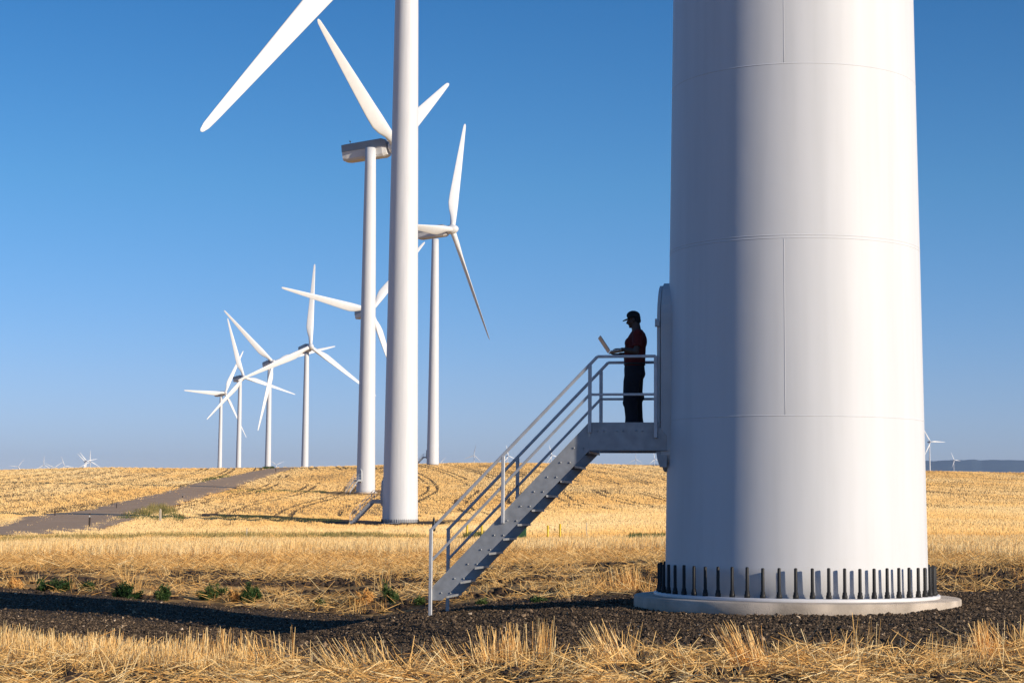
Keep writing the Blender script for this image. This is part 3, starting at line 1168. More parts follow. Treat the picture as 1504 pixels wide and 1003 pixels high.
# chaff and short broken bits on the soil
X, D = scatter(120000, 16, 31, .31)
ed = near_edge_dist(X, D)
k = (rng.random(len(X)) < sstep(-.5, .4, ed) * np.clip(fbm(X * 2.3, D * 2.3, 301, 3) * 1.8 - .35, .05, 1)) | ((rng.random(len(X)) < .015) & (ed > -3))
X, D = X[k], D[k]
n = len(X)
put(np.stack([X, D, G(X, D) + .02 + rng.random(n) * .05], -1), dirs(n, .05, .2) * rng.uniform(.015, .06, n)[:, None], rng.uniform(.004, .010, n), np.clip(rng.normal(.5, .25, n), 0, 1))
# standing cut stubble, thick on the left and thinning out to the right, in drilled rows
X, D = scatter(225000, 17.5, 31, .37)
ed = near_edge_dist(X, D)
tx = X / D
strip = sstep(.05, .3, ed) * (1 - sstep(1.2, 2.6, ed))
leftw = 1 - sstep(-.165, -.125, tx)
dens = strip * (leftw * .95 + .10 * sstep(.55, .7, fbm(X * 1.5, D * 1.5, 111, 2)))
k = rng.random(len(X)) < dens
X, D, ed = X[k], D[k], ed[k]
X = np.round(X / .11) * .11 + rng.normal(size=len(X)) * .022
n = len(X)
L = np.clip(rng.normal(.25, .07, n), .06, .42) * (.6 + .7 * fbm(X * 1.6, D * .7, 7, 3))
put(np.stack([X, D, G(X, D) - .03], -1), dirs(n, 1.42, .14, np.array([.04, 0, 0])) * L[:, None], rng.uniform(.005, .009, n), np.clip(rng.normal(.72, .2, n), 0, 1),
    rng.normal(size=(n, 3)) * .008)


def fan(px, py, n, L, lean, spread, rad, tint=.72, d=None):
    c = ground_at(px, py)
    a = rng.normal(size=(n, 2)) * rad
    X, D = c[0] + a[:, 0], c[1] + a[:, 1] * .6
    Dv = np.array([lean[0], lean[1], 1.0]) + rng.normal(size=(n, 3)) * spread
    Dv[:, 2] = np.abs(Dv[:, 2])
    Dv /= np.linalg.norm(Dv, axis=1, keepdims=True)
    put(np.stack([X, D, G(X, D) - .03], -1), Dv * (L * 1.3 * rng.uniform(.5, 1.08, n))[:, None], rng.uniform(.006, .012, n), np.clip(rng.normal(tint, .2, n), 0, 1),
        rng.normal(size=(n, 3)) * .008)


for f in [(292, 972, 46, .33, (0, 0), .06, .09), (325, 975, 50, .34, (.05, 0), .07, .10), (352, 976, 26, .33, (.1, 0), .09, .06), (395, 984, 30, .36, (-.35, 0), .14, .10),
          (412, 978, 18, .34, (.0, 0), .10, .06), (431, 985, 10, .42, (0, 0), .05, .03), (500, 985, 60, .36, (-.75, .1), .22, .16), (560, 985, 34, .38, (-.55, 0), .2, .14),
          (600, 990, 30, .34, (.2, 0), .35, .14), (665, 985, 46, .36, (-.7, 0), .25, .12), (712, 982, 36, .40, (-.25, 0), .2, .07), (752, 975, 90, .37, (-.15, 0), .10, .12),
          (742, 978, 40, .37, (.05, 0), .08, .10), (793, 968, 44, .36, (.02, 0), .05, .07), (803, 966, 26, .37, (.02, 0), .05, .04), (872, 984, 24, .30, (.5, 0), .3, .1),
          (905, 980, 90, .46, (-.62, .1), .24, .10), (930, 978, 30, .40, (.15, 0), .22, .08), (985, 985, 30, .26, (-.3, 0), .4, .12), (1020, 985, 40, .30, (-.8, 0), .35, .16),
          (1098, 985, 80, .46, (-.50, 0), .13, .07), (1118, 985, 46, .40, (-.35, 0), .14, .08), (1190, 975, 50, .36, (-.75, 0), .3, .14), (1235, 970, 50, .32, (.3, .1), .45, .15),
          (1257, 962, 5, .42, (0, 0), .06, .02), (1279, 962, 10, .36, (.06, 0), .07, .03), (1330, 978, 60, .34, (.85, 0), .35, .16), (1380, 985, 40, .26, (.4, 0), .5, .2),
          (1455, 962, 90, .33, (-.30, 0), .16, .10), (1448, 964, 30, .32, (-.1, 0), .12, .07), (1498, 955, 40, .34, (-.3, 0), .4, .12), (40, 975, 40, .4, (-.4, 0), .3, .2),
          (110, 978, 60, .36, (-.5, 0), .35, .25), (200, 985, 70, .34, (.5, 0), .4, .3), (75, 985, 50, .3, (.7, 0), .4, .3)]:
    fan(*f)
for px in range(-40, 1560, 46):
    fan(px + random.uniform(-18, 18), 988 + random.uniform(-8, 14), int(random.uniform(14, 40)), random.uniform(.2, .34), (random.uniform(-.9, .9), random.uniform(-.4, .3)), .45, .2,
        random.uniform(.55, .75))
stuff("straw", ribbons("straw", np.concatenate(Bs), np.concatenate(Ds), np.concatenate(Ws), np.concatenate(Ts), M_STRAW, .6, np.concatenate(Cs)))

# --- litter and stubble between the gravel and the first tower
Bs, Ds, Ws, Ts, Cs = [], [], [], [], []
X, D = scatter(275000, 33, 84, .37, .75)
behind = (~in_gravel(X, D)) & (D > np.interp(X, [-14, -.6, 1.2, 5.2, 9, 13], [42, 37, 36, 34.5, 34, 32.5]))
lit = fbm(X * .7, D * .35, 121, 4)
band = sstep(56, 66, D + 8 * (fbm(X / 6, D / 9, 8, 2) - .5) + 8 * sstep(4, 13, X))
dens = np.clip((lit - .44) * 4.5, .05, 1) * (1 - band) * .42 + band * np.clip((lit - .2) * 3, .35, 1)
k = behind & (rng.random(len(X)) < dens)
X, D, lit = X[k], D[k], lit[k]
n = len(X)
L = rng.gamma(4, .065, n) + .05
bnd = sstep(56, 66, D)
put(np.stack([X, D, G(X, D) + rng.random(n) ** 1.4 * (.15 - .08 * bnd)], -1), dirs(n, .20 - .12 * bnd, .30) * L[:, None], rng.uniform(.006, .012, n) * (D / 45).clip(1, 2), np.clip(rng.normal(.42 + .45 * (lit - .3), .2, n), 0, 1))
# scattered tufts that stand out of it
nt_ = 420
X0_, D0_ = scatter(nt_, 36, 70, .30, .8)
k = (~in_gravel(X0_, D0_)) & (D0_ > 36.5)
X0_, D0_ = X0_[k], D0_[k]
m_ = 22
X = np.repeat(X0_, m_) + rng.normal(size=len(X0_) * m_) * .09
D = np.repeat(D0_, m_) + rng.normal(size=len(X0_) * m_) * .09
ln = np.repeat(rng.normal(size=(len(X0_), 3)) * .35, m_, 0)
n = len(X)
d = dirs(n, 1.2, .25) + ln
d[:, 2] = np.abs(d[:, 2])
put(np.stack([X, D, G(X, D) - .02], -1), d * (np.repeat(rng.uniform(.10, .30, len(X0_)), m_) * rng.uniform(.6, 1.1, n))[:, None], rng.uniform(.006, .011, n), np.clip(np.repeat(rng.normal(.5, .14, len(X0_)), m_) + rng.normal(size=n) * .12, 0, 1))


def fan2(px, py, n, L, lean, spread, rad, tint=.6):
    c = ground_at(px, py, 34.5)
    a = rng.normal(size=(n, 2)) * rad
    X, D = c[0] + a[:, 0], c[1] + a[:, 1]
    Dv = np.array([lean[0], lean[1], 1.0]) + rng.normal(size=(n, 3)) * spread
    Dv[:, 2] = np.abs(Dv[:, 2])
    Dv /= np.linalg.norm(Dv, axis=1, keepdims=True)
    put(np.stack([X, D, G(X, D) - .03], -1), Dv * (L * rng.uniform(.5, 1.08, n))[:, None], rng.uniform(.008, .013, n), np.clip(rng.normal(tint, .16, n), 0, 1))


for f in [(186, 862, 50, .62, (-.5, 0), .3, .08), (200, 860, 24, .5, (.1, 0), .25, .1), (292, 858, 20, .4, (0, 0), .2, .1), (560, 868, 30, .6, (.1, 0), .15, .1),
          (885, 868, 110, .46, (-.3, 0), .25, .35), (915, 866, 130, .55, (-.25, 0), .2, .22), (930, 866, 90, .56, (-.1, 0), .2, .12), (860, 870, 60, .34, (-.4, 0), .3, .3),
          (780, 868, 40, .3, (0, 0), .4, .3), (700, 872, 40, .3, (0, 0), .4, .3), (1400, 838, 70, .35, (0, 0), .35, .3), (1470, 842, 50, .3, (0, 0), .35, .4), (1440, 868, 60, .25, (.3, 0), .6, .5)]:
    fan2(*f)
# standing stubble bands at the field edge
X, D = scatter(310000, 58, 112, .37, .8)
edge = 78 + 7 * (fbm(X / 7, X * 0, 131, 3) - .5) * 2 - 17 * sstep(4, 13, X)
dens = sstep(-3, 4, D - edge) * np.clip((fbm(X * .35, D * .22, 141, 3) - .22) * 3.2, .12, 1)
k = rng.random(len(X)) < dens
X, D, edge = X[k], D[k], edge[k]
n = len(X)
L = np.clip(rng.normal(.42, .08, n), .08, .65) * (.55 + .8 * fbm(X * .5, D * .4, 151, 3)) * (1 - .35 * sstep(6, 16, D - edge))
tn = rng.normal(.86, .13, n) - .35 * np.clip(fbm(X * .9, D * .5, 161, 3) - .5, 0, 1) * 2
put(np.stack([X, D, G(X, D) - .03], -1), dirs(n, 1.36, .2, np.array([.1, 0, 0])) * L[:, None], rng.uniform(.010, .018, n), np.clip(tn, 0, 1))
stuff("field_straw", ribbons("field_straw", np.concatenate(Bs), np.concatenate(Ds), np.concatenate(Ws), np.concatenate(Ts), M_STRAW, .6))

# --- stubble out to the crest
Bs, Ds, Ws, Ts, Cs = [], [], [], [], []
roadpoly = ROAD
for cnt, d0, d1, w, pw in ((250000, 100, 260, .030, .7), (355000, 240, 700, .07, .6)):
    X, D = scatter(cnt, d0, d1, .335, pw)
    tr = tracks(X, D)
    den = np.clip((fbm(X / 11, D / 40, 171, 4) - .15) * 3.4, .45, 1) * np.where(tr > 0, .08, 1)
    bare = np.hypot(X - b2[0], (D - b2[1]) * .8) < 9
    bare |= np.hypot(X - (at(537, 722.5, 412.)[0]), (D - 412) * .6) < 10
    bare |= inpoly(X, D, SHADOW_SPUR)
    k = (rng.random(cnt) < den) & ~on_road(X, D) & ~bare
    X, D = X[k], D[k]
    n = len(X)
    rows_ = .75 + .25 * np.sin((X * .8 + D * .2 + 12 * fbm(X / 40, D / 60, 3, 2)) * 2 * math.pi / 2.4)
    L = np.clip(rng.normal(.26, .06, n), .06, .5) * (.6 + .7 * fbm(X / 6, D / 14, 181, 3)) * rows_ * (1.0 if d0 < 200 else 1.15)
    tn = .72 + (fbm(X / 24, D / 80, 191, 4) - .5) * .6 + rng.normal(size=n) * .045
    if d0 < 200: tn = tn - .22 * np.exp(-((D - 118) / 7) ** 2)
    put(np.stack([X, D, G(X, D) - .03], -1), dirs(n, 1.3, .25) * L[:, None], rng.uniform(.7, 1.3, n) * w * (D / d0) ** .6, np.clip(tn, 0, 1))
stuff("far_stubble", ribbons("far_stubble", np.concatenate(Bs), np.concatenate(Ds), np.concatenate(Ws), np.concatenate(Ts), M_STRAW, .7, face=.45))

# --- greener grass along the road, the field edge and the tower pads
Bs, Ds, Ws, Ts, Cs = [], [], [], [], []


def grass(pts, n, L, w, tint, sd=.15):
    poly = gpoly(pts)
    a = np.array(poly)
    X = rng.uniform(a[:, 0].min(), a[:, 0].max(), n)
    D = rng.uniform(a[:, 1].min(), a[:, 1].max(), n)
    k = inpoly(X, D, poly) & (rng.random(n) < np.clip((fbm(X / 2.2, D / 4, 201, 3) - .3) * 3, .05, 1))
    X, D = X[k], D[k]
    n = len(X)
    put(np.stack([X, D, G(X, D) - .03], -1), dirs(n, 1.2, .3) * (L * rng.uniform(.5, 1.1, n))[:, None], rng.uniform(.6, 1.3, n) * w, np.clip(rng.normal(tint, sd, n) + (fbm(X / 3, D / 6, 211, 2) - .5) * .8, 0, 1))


grass([(156, 768), (180, 764), (215, 764), (268, 766), (272, 759), (240, 752), (206, 750), (188, 753)], 9000, .6, .05, .6)
grass([(205, 755), (235, 757), (262, 755), (240, 747), (222, 746)], 8000, 1.1, .05, .75, .1)
grass([(300, 762), (360, 765), (500, 768), (505, 763), (420, 760), (330, 757)], 7000, .4, .05, .5)
grass([(322, 724), (345, 724), (420, 723), (480, 724), (480, 721), (350, 720)], 3500, .45, .08, .6)
grass([(-20, 799), (110, 797), (260, 792), (400, 794), (560, 794), (640, 792), (560, 788), (400, 787), (260, 787), (120, 790), (-20, 794)], 26000, .45, .035, 1.0, .16)
grass([(470, 793), (530, 794), (580, 793), (560, 787), (480, 787)], 9000, .4, .035, .7, .14)
grass([(680, 792), (735, 794), (760, 793), (750, 788), (690, 787)], 9000, .45, .035, .45, .14)
grass([(296, 709), (312, 705), (340, 701), (332, 698), (300, 704)], 3000, .6, .09, .35)
grass([(920, 795), (1000, 795), (1000, 790), (925, 790)], 5000, .4, .035, .45, .14)
grass([(0, 950), (60, 955), (100, 962), (40, 965), (0, 962)], 5000, .34, .008, .75, .12)
grass([(385, 689), (402, 688.5), (402, 687), (388, 687)], 2000, .8, .12, .3)
stuff("roadside_grass", ribbons("roadside_grass", np.concatenate(Bs), np.concatenate(Ds), np.concatenate(Ws), np.concatenate(Ts), M_GRASS, .3))

# --- gravel stones: flattened eight-sided chips
X = rng.uniform(-16, 15, 490000)
D = 20.5 + 29.5 * rng.random(490000) ** 1.35
keep = (np.abs(X / D) < .40) & in_gravel(X, D, .5) & (np.hypot(X - TC[0], D - TC[1]) > 2.6) & (rng.random(len(X)) < np.where(D < 34, 1, .45))
X, D = X[keep], D[keep]
n = len(X)
sz = rng.gamma(2.6, .0045, n) + .005
base = np.array([(1, 0, 0), (-1, 0, 0), (0, 1, 0), (0, -1, 0), (0, 0, 1), (0, 0, -1)], float)
V = base[None] * rng.uniform(.6, 1.15, (n, 6, 1)) + rng.normal(size=(n, 6, 3)) * .16
ang = rng.random(n) * 2 * math.pi
ca, sa = np.cos(ang)[:, None], np.sin(ang)[:, None]
tilt_ = rng.normal(size=n)[:, None] * .5
y_, z_ = V[..., 1] * np.cos(tilt_) - V[..., 2] * np.sin(tilt_), V[..., 1] * np.sin(tilt_) + V[..., 2] * np.cos(tilt_)
V = np.stack([V[..., 0] * ca - y_ * sa, V[..., 0] * sa + y_ * ca, z_ * .72], -1) * sz[:, None, None]
V = V + np.stack([X, D, G(X, D) + .05 + sz * .3 + (fbm(X * 2.4, D * 2.4, 91) - .5) * .06], -1)[:, None]
Fo = np.array([(0, 2, 4), (2, 1, 4), (1, 3, 4), (3, 0, 4), (2, 0, 5), (1, 2, 5), (3, 1, 5), (0, 3, 5)])
Q = (np.arange(n)[:, None, None] * 6 + Fo[None]).reshape(-1, 3)
tt = np.repeat(np.clip(rng.beta(1.6, 3.2, n) + (rng.random(n) < .015) * .5, 0, 1), 6)
stuff("gravel", np_mesh("gravel", V.reshape(-1, 3), Q, M_STONE, {'tint': tt}))

# --- lumps of turned soil
X, D = scatter(5200, 16, 27, .31)
ed = near_edge_dist(X, D)
k = (ed > .35) & (fbm(X * 1.1, D * 1.1, 71, 4) > .40)
Xa, Da = X[k], D[k]
X, D = scatter(26000, 34, 58, .31)
k = (~in_gravel(X, D)) & (D > np.interp(X, [-14, -.6, 1.2, 5.2, 9, 13], [43, 38, 37, 35.5, 35, 33.5])) & (fbm(X * .55, D * .55, 61, 4) > .5)
X, D = np.concatenate([Xa, X[k]]), np.concatenate([Da, D[k]])
n = len(X)
bmq = bmesh.new()
bmesh.ops.create_icosphere(bmq, subdivisions=2, radius=1)
iv = np.array([v.co[:] for v in bmq.verts])
fv = np.array([[v.index for v in f.verts] for f in bmq.faces])
bmq.free()
sz = rng.gamma(2.2, .012, n) + .012
off = rng.random((n, 1)) * 50
nz = np.stack([vnoise(iv[None, :, 0] * 1.6 + off, iv[None, :, 1] * 1.6 + iv[None, :, 2] * 2.1 + off, s) for s in (1, 2)], 0).mean(0)
V = iv[None] * (.25 + 1.5 * nz)[..., None] * sz[:, None, None] * np.array([1.15, 1.15, .8])
V = V + np.stack([X, D, G(X, D) + sz * .15], -1)[:, None]
stuff("soil_clods", np_mesh("soil_clods", V.reshape(-1, 3), (np.arange(n)[:, None, None] * len(iv) + fv[None]).reshape(-1, 3), M_CLOD, None, True))


# ------------------------------------------------------------------ weeds
def weed(label, px, py, wpx, hpx, tint, dens=1.0, dry=0):
    c = ground_at(px, py, 34.5)
    k = c[1] / FPX
    rx, h = wpx * k * .62, hpx * k * 1.25
    root = empty("weed", Matrix.Translation((c[0], c[1], G(c[0], c[1]).item() - .02)))
    tag(root, label, "weed", "green weeds along the far edge of the gravel")
    ns = int(26 * dens)
    b = MB()
    tips = []
    lobes = [(random.gauss(0, .42) * rx, random.gauss(0, .4) * rx, random.uniform(.35, 1.0)) for _ in range(5)]
    for i in range(ns):
        lx, ly, lh = lobes[i % 5]
        a, rr = random.uniform(0, 6.28), random.random() ** .6 * .5
        e = Vector((lx + math.cos(a) * rr * rx, ly + math.sin(a) * rr * rx, h * lh * random.uniform(.35, 1.08)))
        m1 = Vector((lx * .6 + (e.x - lx) * .35, ly * .6 + (e.y - ly) * .35, e.z * .5))
        b.tube([(lx * .4, ly * .4, 0), m1, e], [.005, .004, .002], 4, True)
        tips.append((m1, e))
    b.build("stem", M_POSTW if dry else M_GREEN, root)
    n = int(2300 * dens)
    B = np.empty((n, 3))
    for i in range(n):
        m1, e = tips[i % ns]
        t = random.random() ** .6
        p = m1.lerp(e, t)
        B[i] = (p.x + random.gauss(0, .03), p.y + random.gauss(0, .03), max(.01, p.z + random.gauss(0, .03)))
    d = dirs(n, .5, .6)
    cl = fbm(B[:, 0] * 9 + px, B[:, 2] * 9, 5, 2)
    link("leaves", ribbons("leaves", B, d * rng.uniform(.03, .085, n)[:, None], rng.uniform(.012, .03, n), np.clip(tint + .12 + (cl - .5) * 1.2 + rng.normal(size=n) * .2 + (B[:, 2] / h - .5) * .25, 0, 1) * (.45 if dry == 2 else 1), M_STRAW if dry == 2 else M_WEED, .25), root)


weed("largest dark green weed, a round clump at the gravel edge below the road", 370, 886, 36, 28, .35, 1.3)
weed("low dark green weed nearest the left edge of the picture", 82, 869, 46, 18, .30, .9)
weed("small dark weed just right of the leftmost one", 126, 868, 30, 13, .25, .5)
weed("dark green weed under the dry fan of straw", 188, 880, 44, 20, .28, 1.0)
weed("pale green weed between the straw fan and the tall middle weed", 240, 882, 30, 17, .5, .7)
weed("yellowish low weed left of the largest round one", 310, 881, 36, 20, .62, .8)
weed("tiny bright green weed on the gravel edge right of the largest round one", 471, 893, 15, 10, .5, .4)
weed("tall thin weed half dry left of the stair foot", 574, 888, 24, 36, .72, .6, 1)
weed("small green weed right beside the stair foot", 616, 888, 18, 13, .55, .4)
weed("low green weed under the stairs in front of the soil", 712, 890, 24, 7, .5, .3)
weed("low green weed left of the straw tussock by the concrete ring", 800, 886, 34, 8, .55, .3)


weed("dry brown weed left of the largest round one, almost bare", 345, 884, 40, 14, .75, .5, 2)
weed("dry brown scrub at the gravel edge left of the tall thin weed", 535, 888, 60, 20, .7, .7, 2)
weed("dry straw coloured weed at the left edge above the shadow", 20, 864, 40, 12, .9, .5, 2)


# ------------------------------------------------------------------ marker posts, bollards, cabinet
def marker(label, px, py, hpx, wpx, m, m2, grp='thin marker posts along the road', d0=15.0):
    c = ground_at(px, py, d0)
    k = c[1] / FPX
    h, w = hpx * k, wpx * k
    root = empty("marker_post", Matrix.Translation((c[0], c[1], G(c[0], c[1]).item())) @ Matrix.Rotation(random.uniform(-.03, .03), 4, 'Y'))
    tag(root, label, "marker post", grp)
    b = MB()
    b.box((0, 0, h * .5 - .1), (w, w * .6, h + .2 - .02), None, w * .12)
    b.lathe([(w * .5, h - .012), (w * .42, h + w * .3), (w * .1, h + w * .5)], 8)
    b.build("post", m, root)
    b = MB()
    b.box((0, -w * .3 - .004, h * .86), (w * .8, .01, h * .13), None, .002)
    b.build("reflector", m2, root)


marker("dark brown post with pale tip at the near side of the dirt road", 131, 776, 21, 2.6, M_POST, M_REFL)
marker("dark post on the far left side of the dirt road", 80.5, 759.5, 12.5, 1.7, M_POST, M_POST)
marker("second dark post on the far side of the dirt road", 171, 748, 8.5, 1.4, M_POST, M_POST)
marker("dark post right of the dirt road halfway up the slope", 268, 733, 7.5, 1.3, M_POST, M_REFL)
marker("small brownish post left of the dirt road halfway up", 249.5, 724.5, 5.5, 1.0, M_POSTW, M_POSTW)
marker("tiny dark post near the top of the dirt road", 405, 694, 6, 1.0, M_POST, M_POST)
marker("pale wooden post in the tall green grass by the road", 235.5, 766, 17, 3.2, M_POSTW, M_POSTW)
marker("thin grey post with white tip in the stubble left of the towers", 362, 791, 15, 1.6, M_POSTW, M_REFL)
marker("thin grey stick in the stubble between the yellow posts and the big tower", 862, 792, 24, 1.2, M_POSTW, M_POSTW)

c = ground_at(637, 782)
k = c[1] / FPX
root = empty("utility_marker", Matrix.Translation((c[0], c[1], G(c[0], c[1]).item())))
tag(root, "black pointed utility marker just behind the foot of the stair handrail", "utility marker")
b = MB()
b.lathe([(2.6 * k, -.1), (2.6 * k, 14 * k), (2.2 * k, 16 * k), (1.6 * k, 19 * k), (.5 * k, 23 * k)], 14)
b.build("marker_body", M_BLK, root)
b = MB()
b.lathe([(2.75 * k, 9 * k), (2.75 * k, 10.5 * k)], 14)
b.build("band", M_POST, root)


def bollard(label, px, py, hpx):
    c = ground_at(px, py)
    k = c[1] / FPX
    root = empty("bollard", Matrix.Translation((c[0], c[1], G(c[0], c[1]).item())))
    tag(root, label, "bollard", "yellow bollards round the green cabinet")
    h, r = hpx * k, 1.55 * k
    b = MB()
    b.lathe([(r, -.2), (r, h - r * .6)], 18)
    b.build("post", M_YEL, root)
    b = MB()
    b.lathe([(r * 1.03, h - r * .62), (r * .95, h - r * .2), (r * .6, h + r * .1), (r * .15, h + r * .2)], 18)
    b.build("cap", M_YEL, root)


bollard("yellow bollard seen between the lower stair rails, leftmost one", 686, 791, 21)
bollard("yellow bollard partly behind the stair rails just left of the stringer", 707.5, 791, 21)
bollard("yellow bollard in open stubble, the nearer to the green cabinet", 804.5, 793.5, 22)
bollard("rightmost yellow bollard in the stubble", 822.5, 793, 23.5)

c = ground_at(756, 793)
k = c[1] / FPX
W_, H_, D_ = 34 * k, 40 * k, 1.2
root = empty("electrical_cabinet", Matrix.Translation((c[0], c[1] + D_ / 2, G(c[0], c[1]).item())))
tag(root, "dark green electrical cabinet in the stubble behind the stairs", "electrical cabinet")
b = MB()
b.box((0, 0, H_ / 2 - .05), (W_, D_, H_), None, .03)
b.build("body", M_GREEN, root)
b = MB()
b.box((0, 0, H_ - .02), (W_ + .1, D_ + .1, .07), None, .03)
b.build("lid", M_GREEN, root)
for sx in (-1, 1):
    b = MB()
    b.box((sx * W_ * .245, -D_ / 2 - .012, H_ * .48), (W_ * .46, .03, H_ * .78), None, .01)
    d_ = b.build("door", M_GREEN, root)
    b = MB()
    b.box((sx * W_ * .05, -D_ / 2 - .04, H_ * .5), (.03, .03, .16), None, .008)
    b.build("handle", M_DARKM, d_)
b = MB()
b.box((0, 0, -.04), (W_ + .3, D_ + .3, .14), None, .02)
b.build("concrete_pad", M_CONC, root)


# ------------------------------------------------------------------ the technician with a laptop
def fused(name, b, m, parent, M, voxel, smooth=4):
    """the overlapping solids of b become one continuous skin"""
    me = bpy.data.meshes.new("tmp")
    me.from_pydata(b.v, [], b.f)
    o = link("tmp", me)
    r = o.modifiers.new("r", 'REMESH')
    r.mode, r.voxel_size = 'VOXEL', voxel
    s = o.modifiers.new("s", 'SMOOTH')
    s.iterations, s.factor = smooth, .5
    dg = bpy.context.evaluated_depsgraph_get()
    e = bpy.data.meshes.new_from_object(o.evaluated_get(dg))
    bpy.data.objects.remove(o)
    e.name = name
    e.materials.clear()
    e.materials.append(m)
    e.polygons.foreach_set('use_smooth', [True] * len(e.polygons))
    return link(name, e, parent, M)


# frame: x = forward (where he faces), y = his right when negative... +y towards the far side, z up from the deck
DECK = 3.318
Fd = Vector((-math.cos(PHI), math.sin(PHI), 0))
Sd = Vector((math.sin(PHI), math.cos(PHI), 0))
pos = Vector(TC) + Fd * 2.60 + Sd * (-.06)
Mp = Matrix((Fd, -Sd, Vector((0, 0, 1)))).transposed().to_4x4()   # local y = towards the viewpoint (his left side)
Mp = Matrix.Translation((pos.x, pos.y, DECK)) @ Mp @ Matrix.Scale(1.06, 4)
person = empty("person", Mp)
tag(person, "man in black cap, maroon shirt and dark trousers on the platform, reading a laptop", "person")
I4 = Matrix.Identity(4)


def hand(b, wrist, palm_dir, normal, side, curl, sp=.02):
    """palm, four bent fingers of unequal length and a thumb from the side of the palm"""
    w, pd, nn = Vector(wrist), Vector(palm_dir).normalized(), Vector(normal).normalized()
    sd = pd.cross(nn).normalized() * side                          # thumb side
    b.tube([w - pd * .02, w + pd * .03, w + pd * .075, w + pd * .092], [(.024, .018), (.034, .016), (.041, .015), (.036, .012)], 10)
    pm = w + pd * .045
    for u in (-.5, .5): b.ball(pm + sd * .018 * u, (.026, .026, .014))
    for i, ln in enumerate((.072, .082, .076, .060)):
        r0 = w + pd * .085 + sd * (.030 - .020 * i)
        d1 = (pd + nn * curl * .55).normalized()
        d2 = (pd + nn * curl * 1.5).normalized()
        d3 = (pd + nn * curl * 2.6).normalized()
        p1 = r0 + d1 * ln * .48
        p2 = p1 + d2 * ln * .30
        p3 = p2 + d3 * ln * .24
        b.tube([r0 - pd * .015, r0, p1, p2, p3], [.0105, .0100, .0092, .0085, .0065], 8)
    t0 = w + pd * .025 + sd * .028
    t1 = t0 + (sd * .8 + pd * .75 + nn * .25).normalized() * .038
    t2 = t1 + (sd * .25 + pd * 1.0 + nn * .45).normalized() * .034
    b.tube([t0 - sd * .015, t0, t1, t2], [.014, .013, .0105, .008], 8)


SH_L, SH_R = (-.09, .185, 1.452), (-.09, -.185, 1.452)
EL_L, EL_R = (-.075, .245, 1.175), (-.05, -.245, 1.165)
WR_L, WR_R = (.175, .115, 1.225), (.235, -.115, 1.165)
b = MB()
# head: skull, jaw, face, nose, ears, neck
hc = Vector((.0, 0, 1.692))
Rh = Matrix.Rotation(R(14), 3, 'Y')


def hp(x, y, z): return tuple(hc + Rh @ Vector((x, y, z)))


b.ball(hp(-.012, 0, .035), (.098, .076, .098))
b.ball(hp(.022, 0, -.03), (.070, .064, .092))
b.tube([hp(-.01, 0, -.06), hp(.045, 0, -.088), hp(.078, 0, -.098)], [(.058, .045), (.047, .034), (.024, .020)], 12)
b.ball(hp(.082, 0, -.098), (.018, .022, .016))
b.tube([hp(.088, 0, .012), hp(.103, 0, -.012), hp(.116, 0, -.030), (hp(.100, 0, -.040))], [.010, .013, .016, .012], 8)
b.ball(hp(.086, 0, -.058), (.016, .024, .008))
b.ball(hp(.085, 0, -.070), (.015, .022, .008))
for sy in (-1, 1):
    b.ball(hp(.080, sy * .030, .018), (.016, .022, .010))
    b.ball(hp(-.008, sy * .078, -.012), (.022, .011, .034))
    b.ball(hp(.055, sy * .045, -.025), (.034, .022, .030))
b.tube([(-.055, 0, 1.43), (-.05, 0, 1.50), (-.035, 0, 1.60), (-.02, 0, 1.66)], [.095, .076, .068, .066], 14)
# trunk, arms
b.tube([(-.03, 0, .90), (-.035, 0, 1.05), (-.045, 0, 1.25), (-.06, 0, 1.40), (-.06, 0, 1.45)], [(.12, .15), (.115, .14), (.12, .16), (.10, .16), (.07, .10)], 16)
for S, E_, W2 in ((SH_L, EL_L, WR_L), (SH_R, EL_R, WR_R)):
    b.tube([(-.06, S[1] * .4, 1.44), S, tuple(Vector(S).lerp(Vector(E_), .5)), E_], [.06, .060, .050, .043], 12)
    b.tube([E_, tuple(Vector(E_).lerp(Vector(W2), .3)), tuple(Vector(E_).lerp(Vector(W2), .75)), W2], [.043, .046, .034, .027], 12)
    b.ball(E_, .044)
hand(b, WR_L, (1, -.45, .05), (.15, 0, -1), -1, .62)
hand(b, WR_R, (1, .30, -.02), (.1, 0, 1), 1, .50)
# legs under the trousers
for sy, fx in ((1, .035), (-1, -.03)):
    b.tube([(-.03, sy * .09, .93), (fx, sy * .10, .50), (fx - .02, sy * .105, .10)], [.082, .055, .042], 12)
body = fused("body", b, M_SKIN, person, None, .0075, 3)

b = MB()      # eyes
for sy in (-1, 1): b.ball(hp(.082, sy * .030, .012), .0115, None, 10, 7)
# (the whites are hidden under the brim; kept as one pair of small parts)
eyes = b
for sy in (-1, 1):
    e_ = MB()
    e_.ball(hp(.084, sy * .030, .012), .0115, None, 10, 7)
    e_.build("eye", M_LAP, body)
b = MB()      # cropped hair below the cap
b.ball(hp(-.022, 0, .022), (.096, .080, .088))
b.ball(hp(-.050, 0, -.030), (.062, .070, .060))
fused("hair", b, M_CAP, person, None, .009, 3)
b = MB()      # cap
b.ball(hp(-.012, 0, .062), (.107, .088, .076), None, 20, 12)
b.tube([hp(-.012, 0, .030), hp(-.012, 0, .062)], [(.088, .107), (.089, .108)], 20)
cap = fused("cap", b, M_CAP, person, None, .008, 2)
b = MB()
V, F = [], []
for j in range(9):
    a = -1.15 + 2.3 * j / 8
    for rr, dz in ((.085, .040), (.172 - .05 * abs(a) ** 2, .018 + .016 * abs(a))):
        V.append(hp(-.012 + rr * math.cos(a) * 1.06, rr * math.sin(a) * .82, dz))
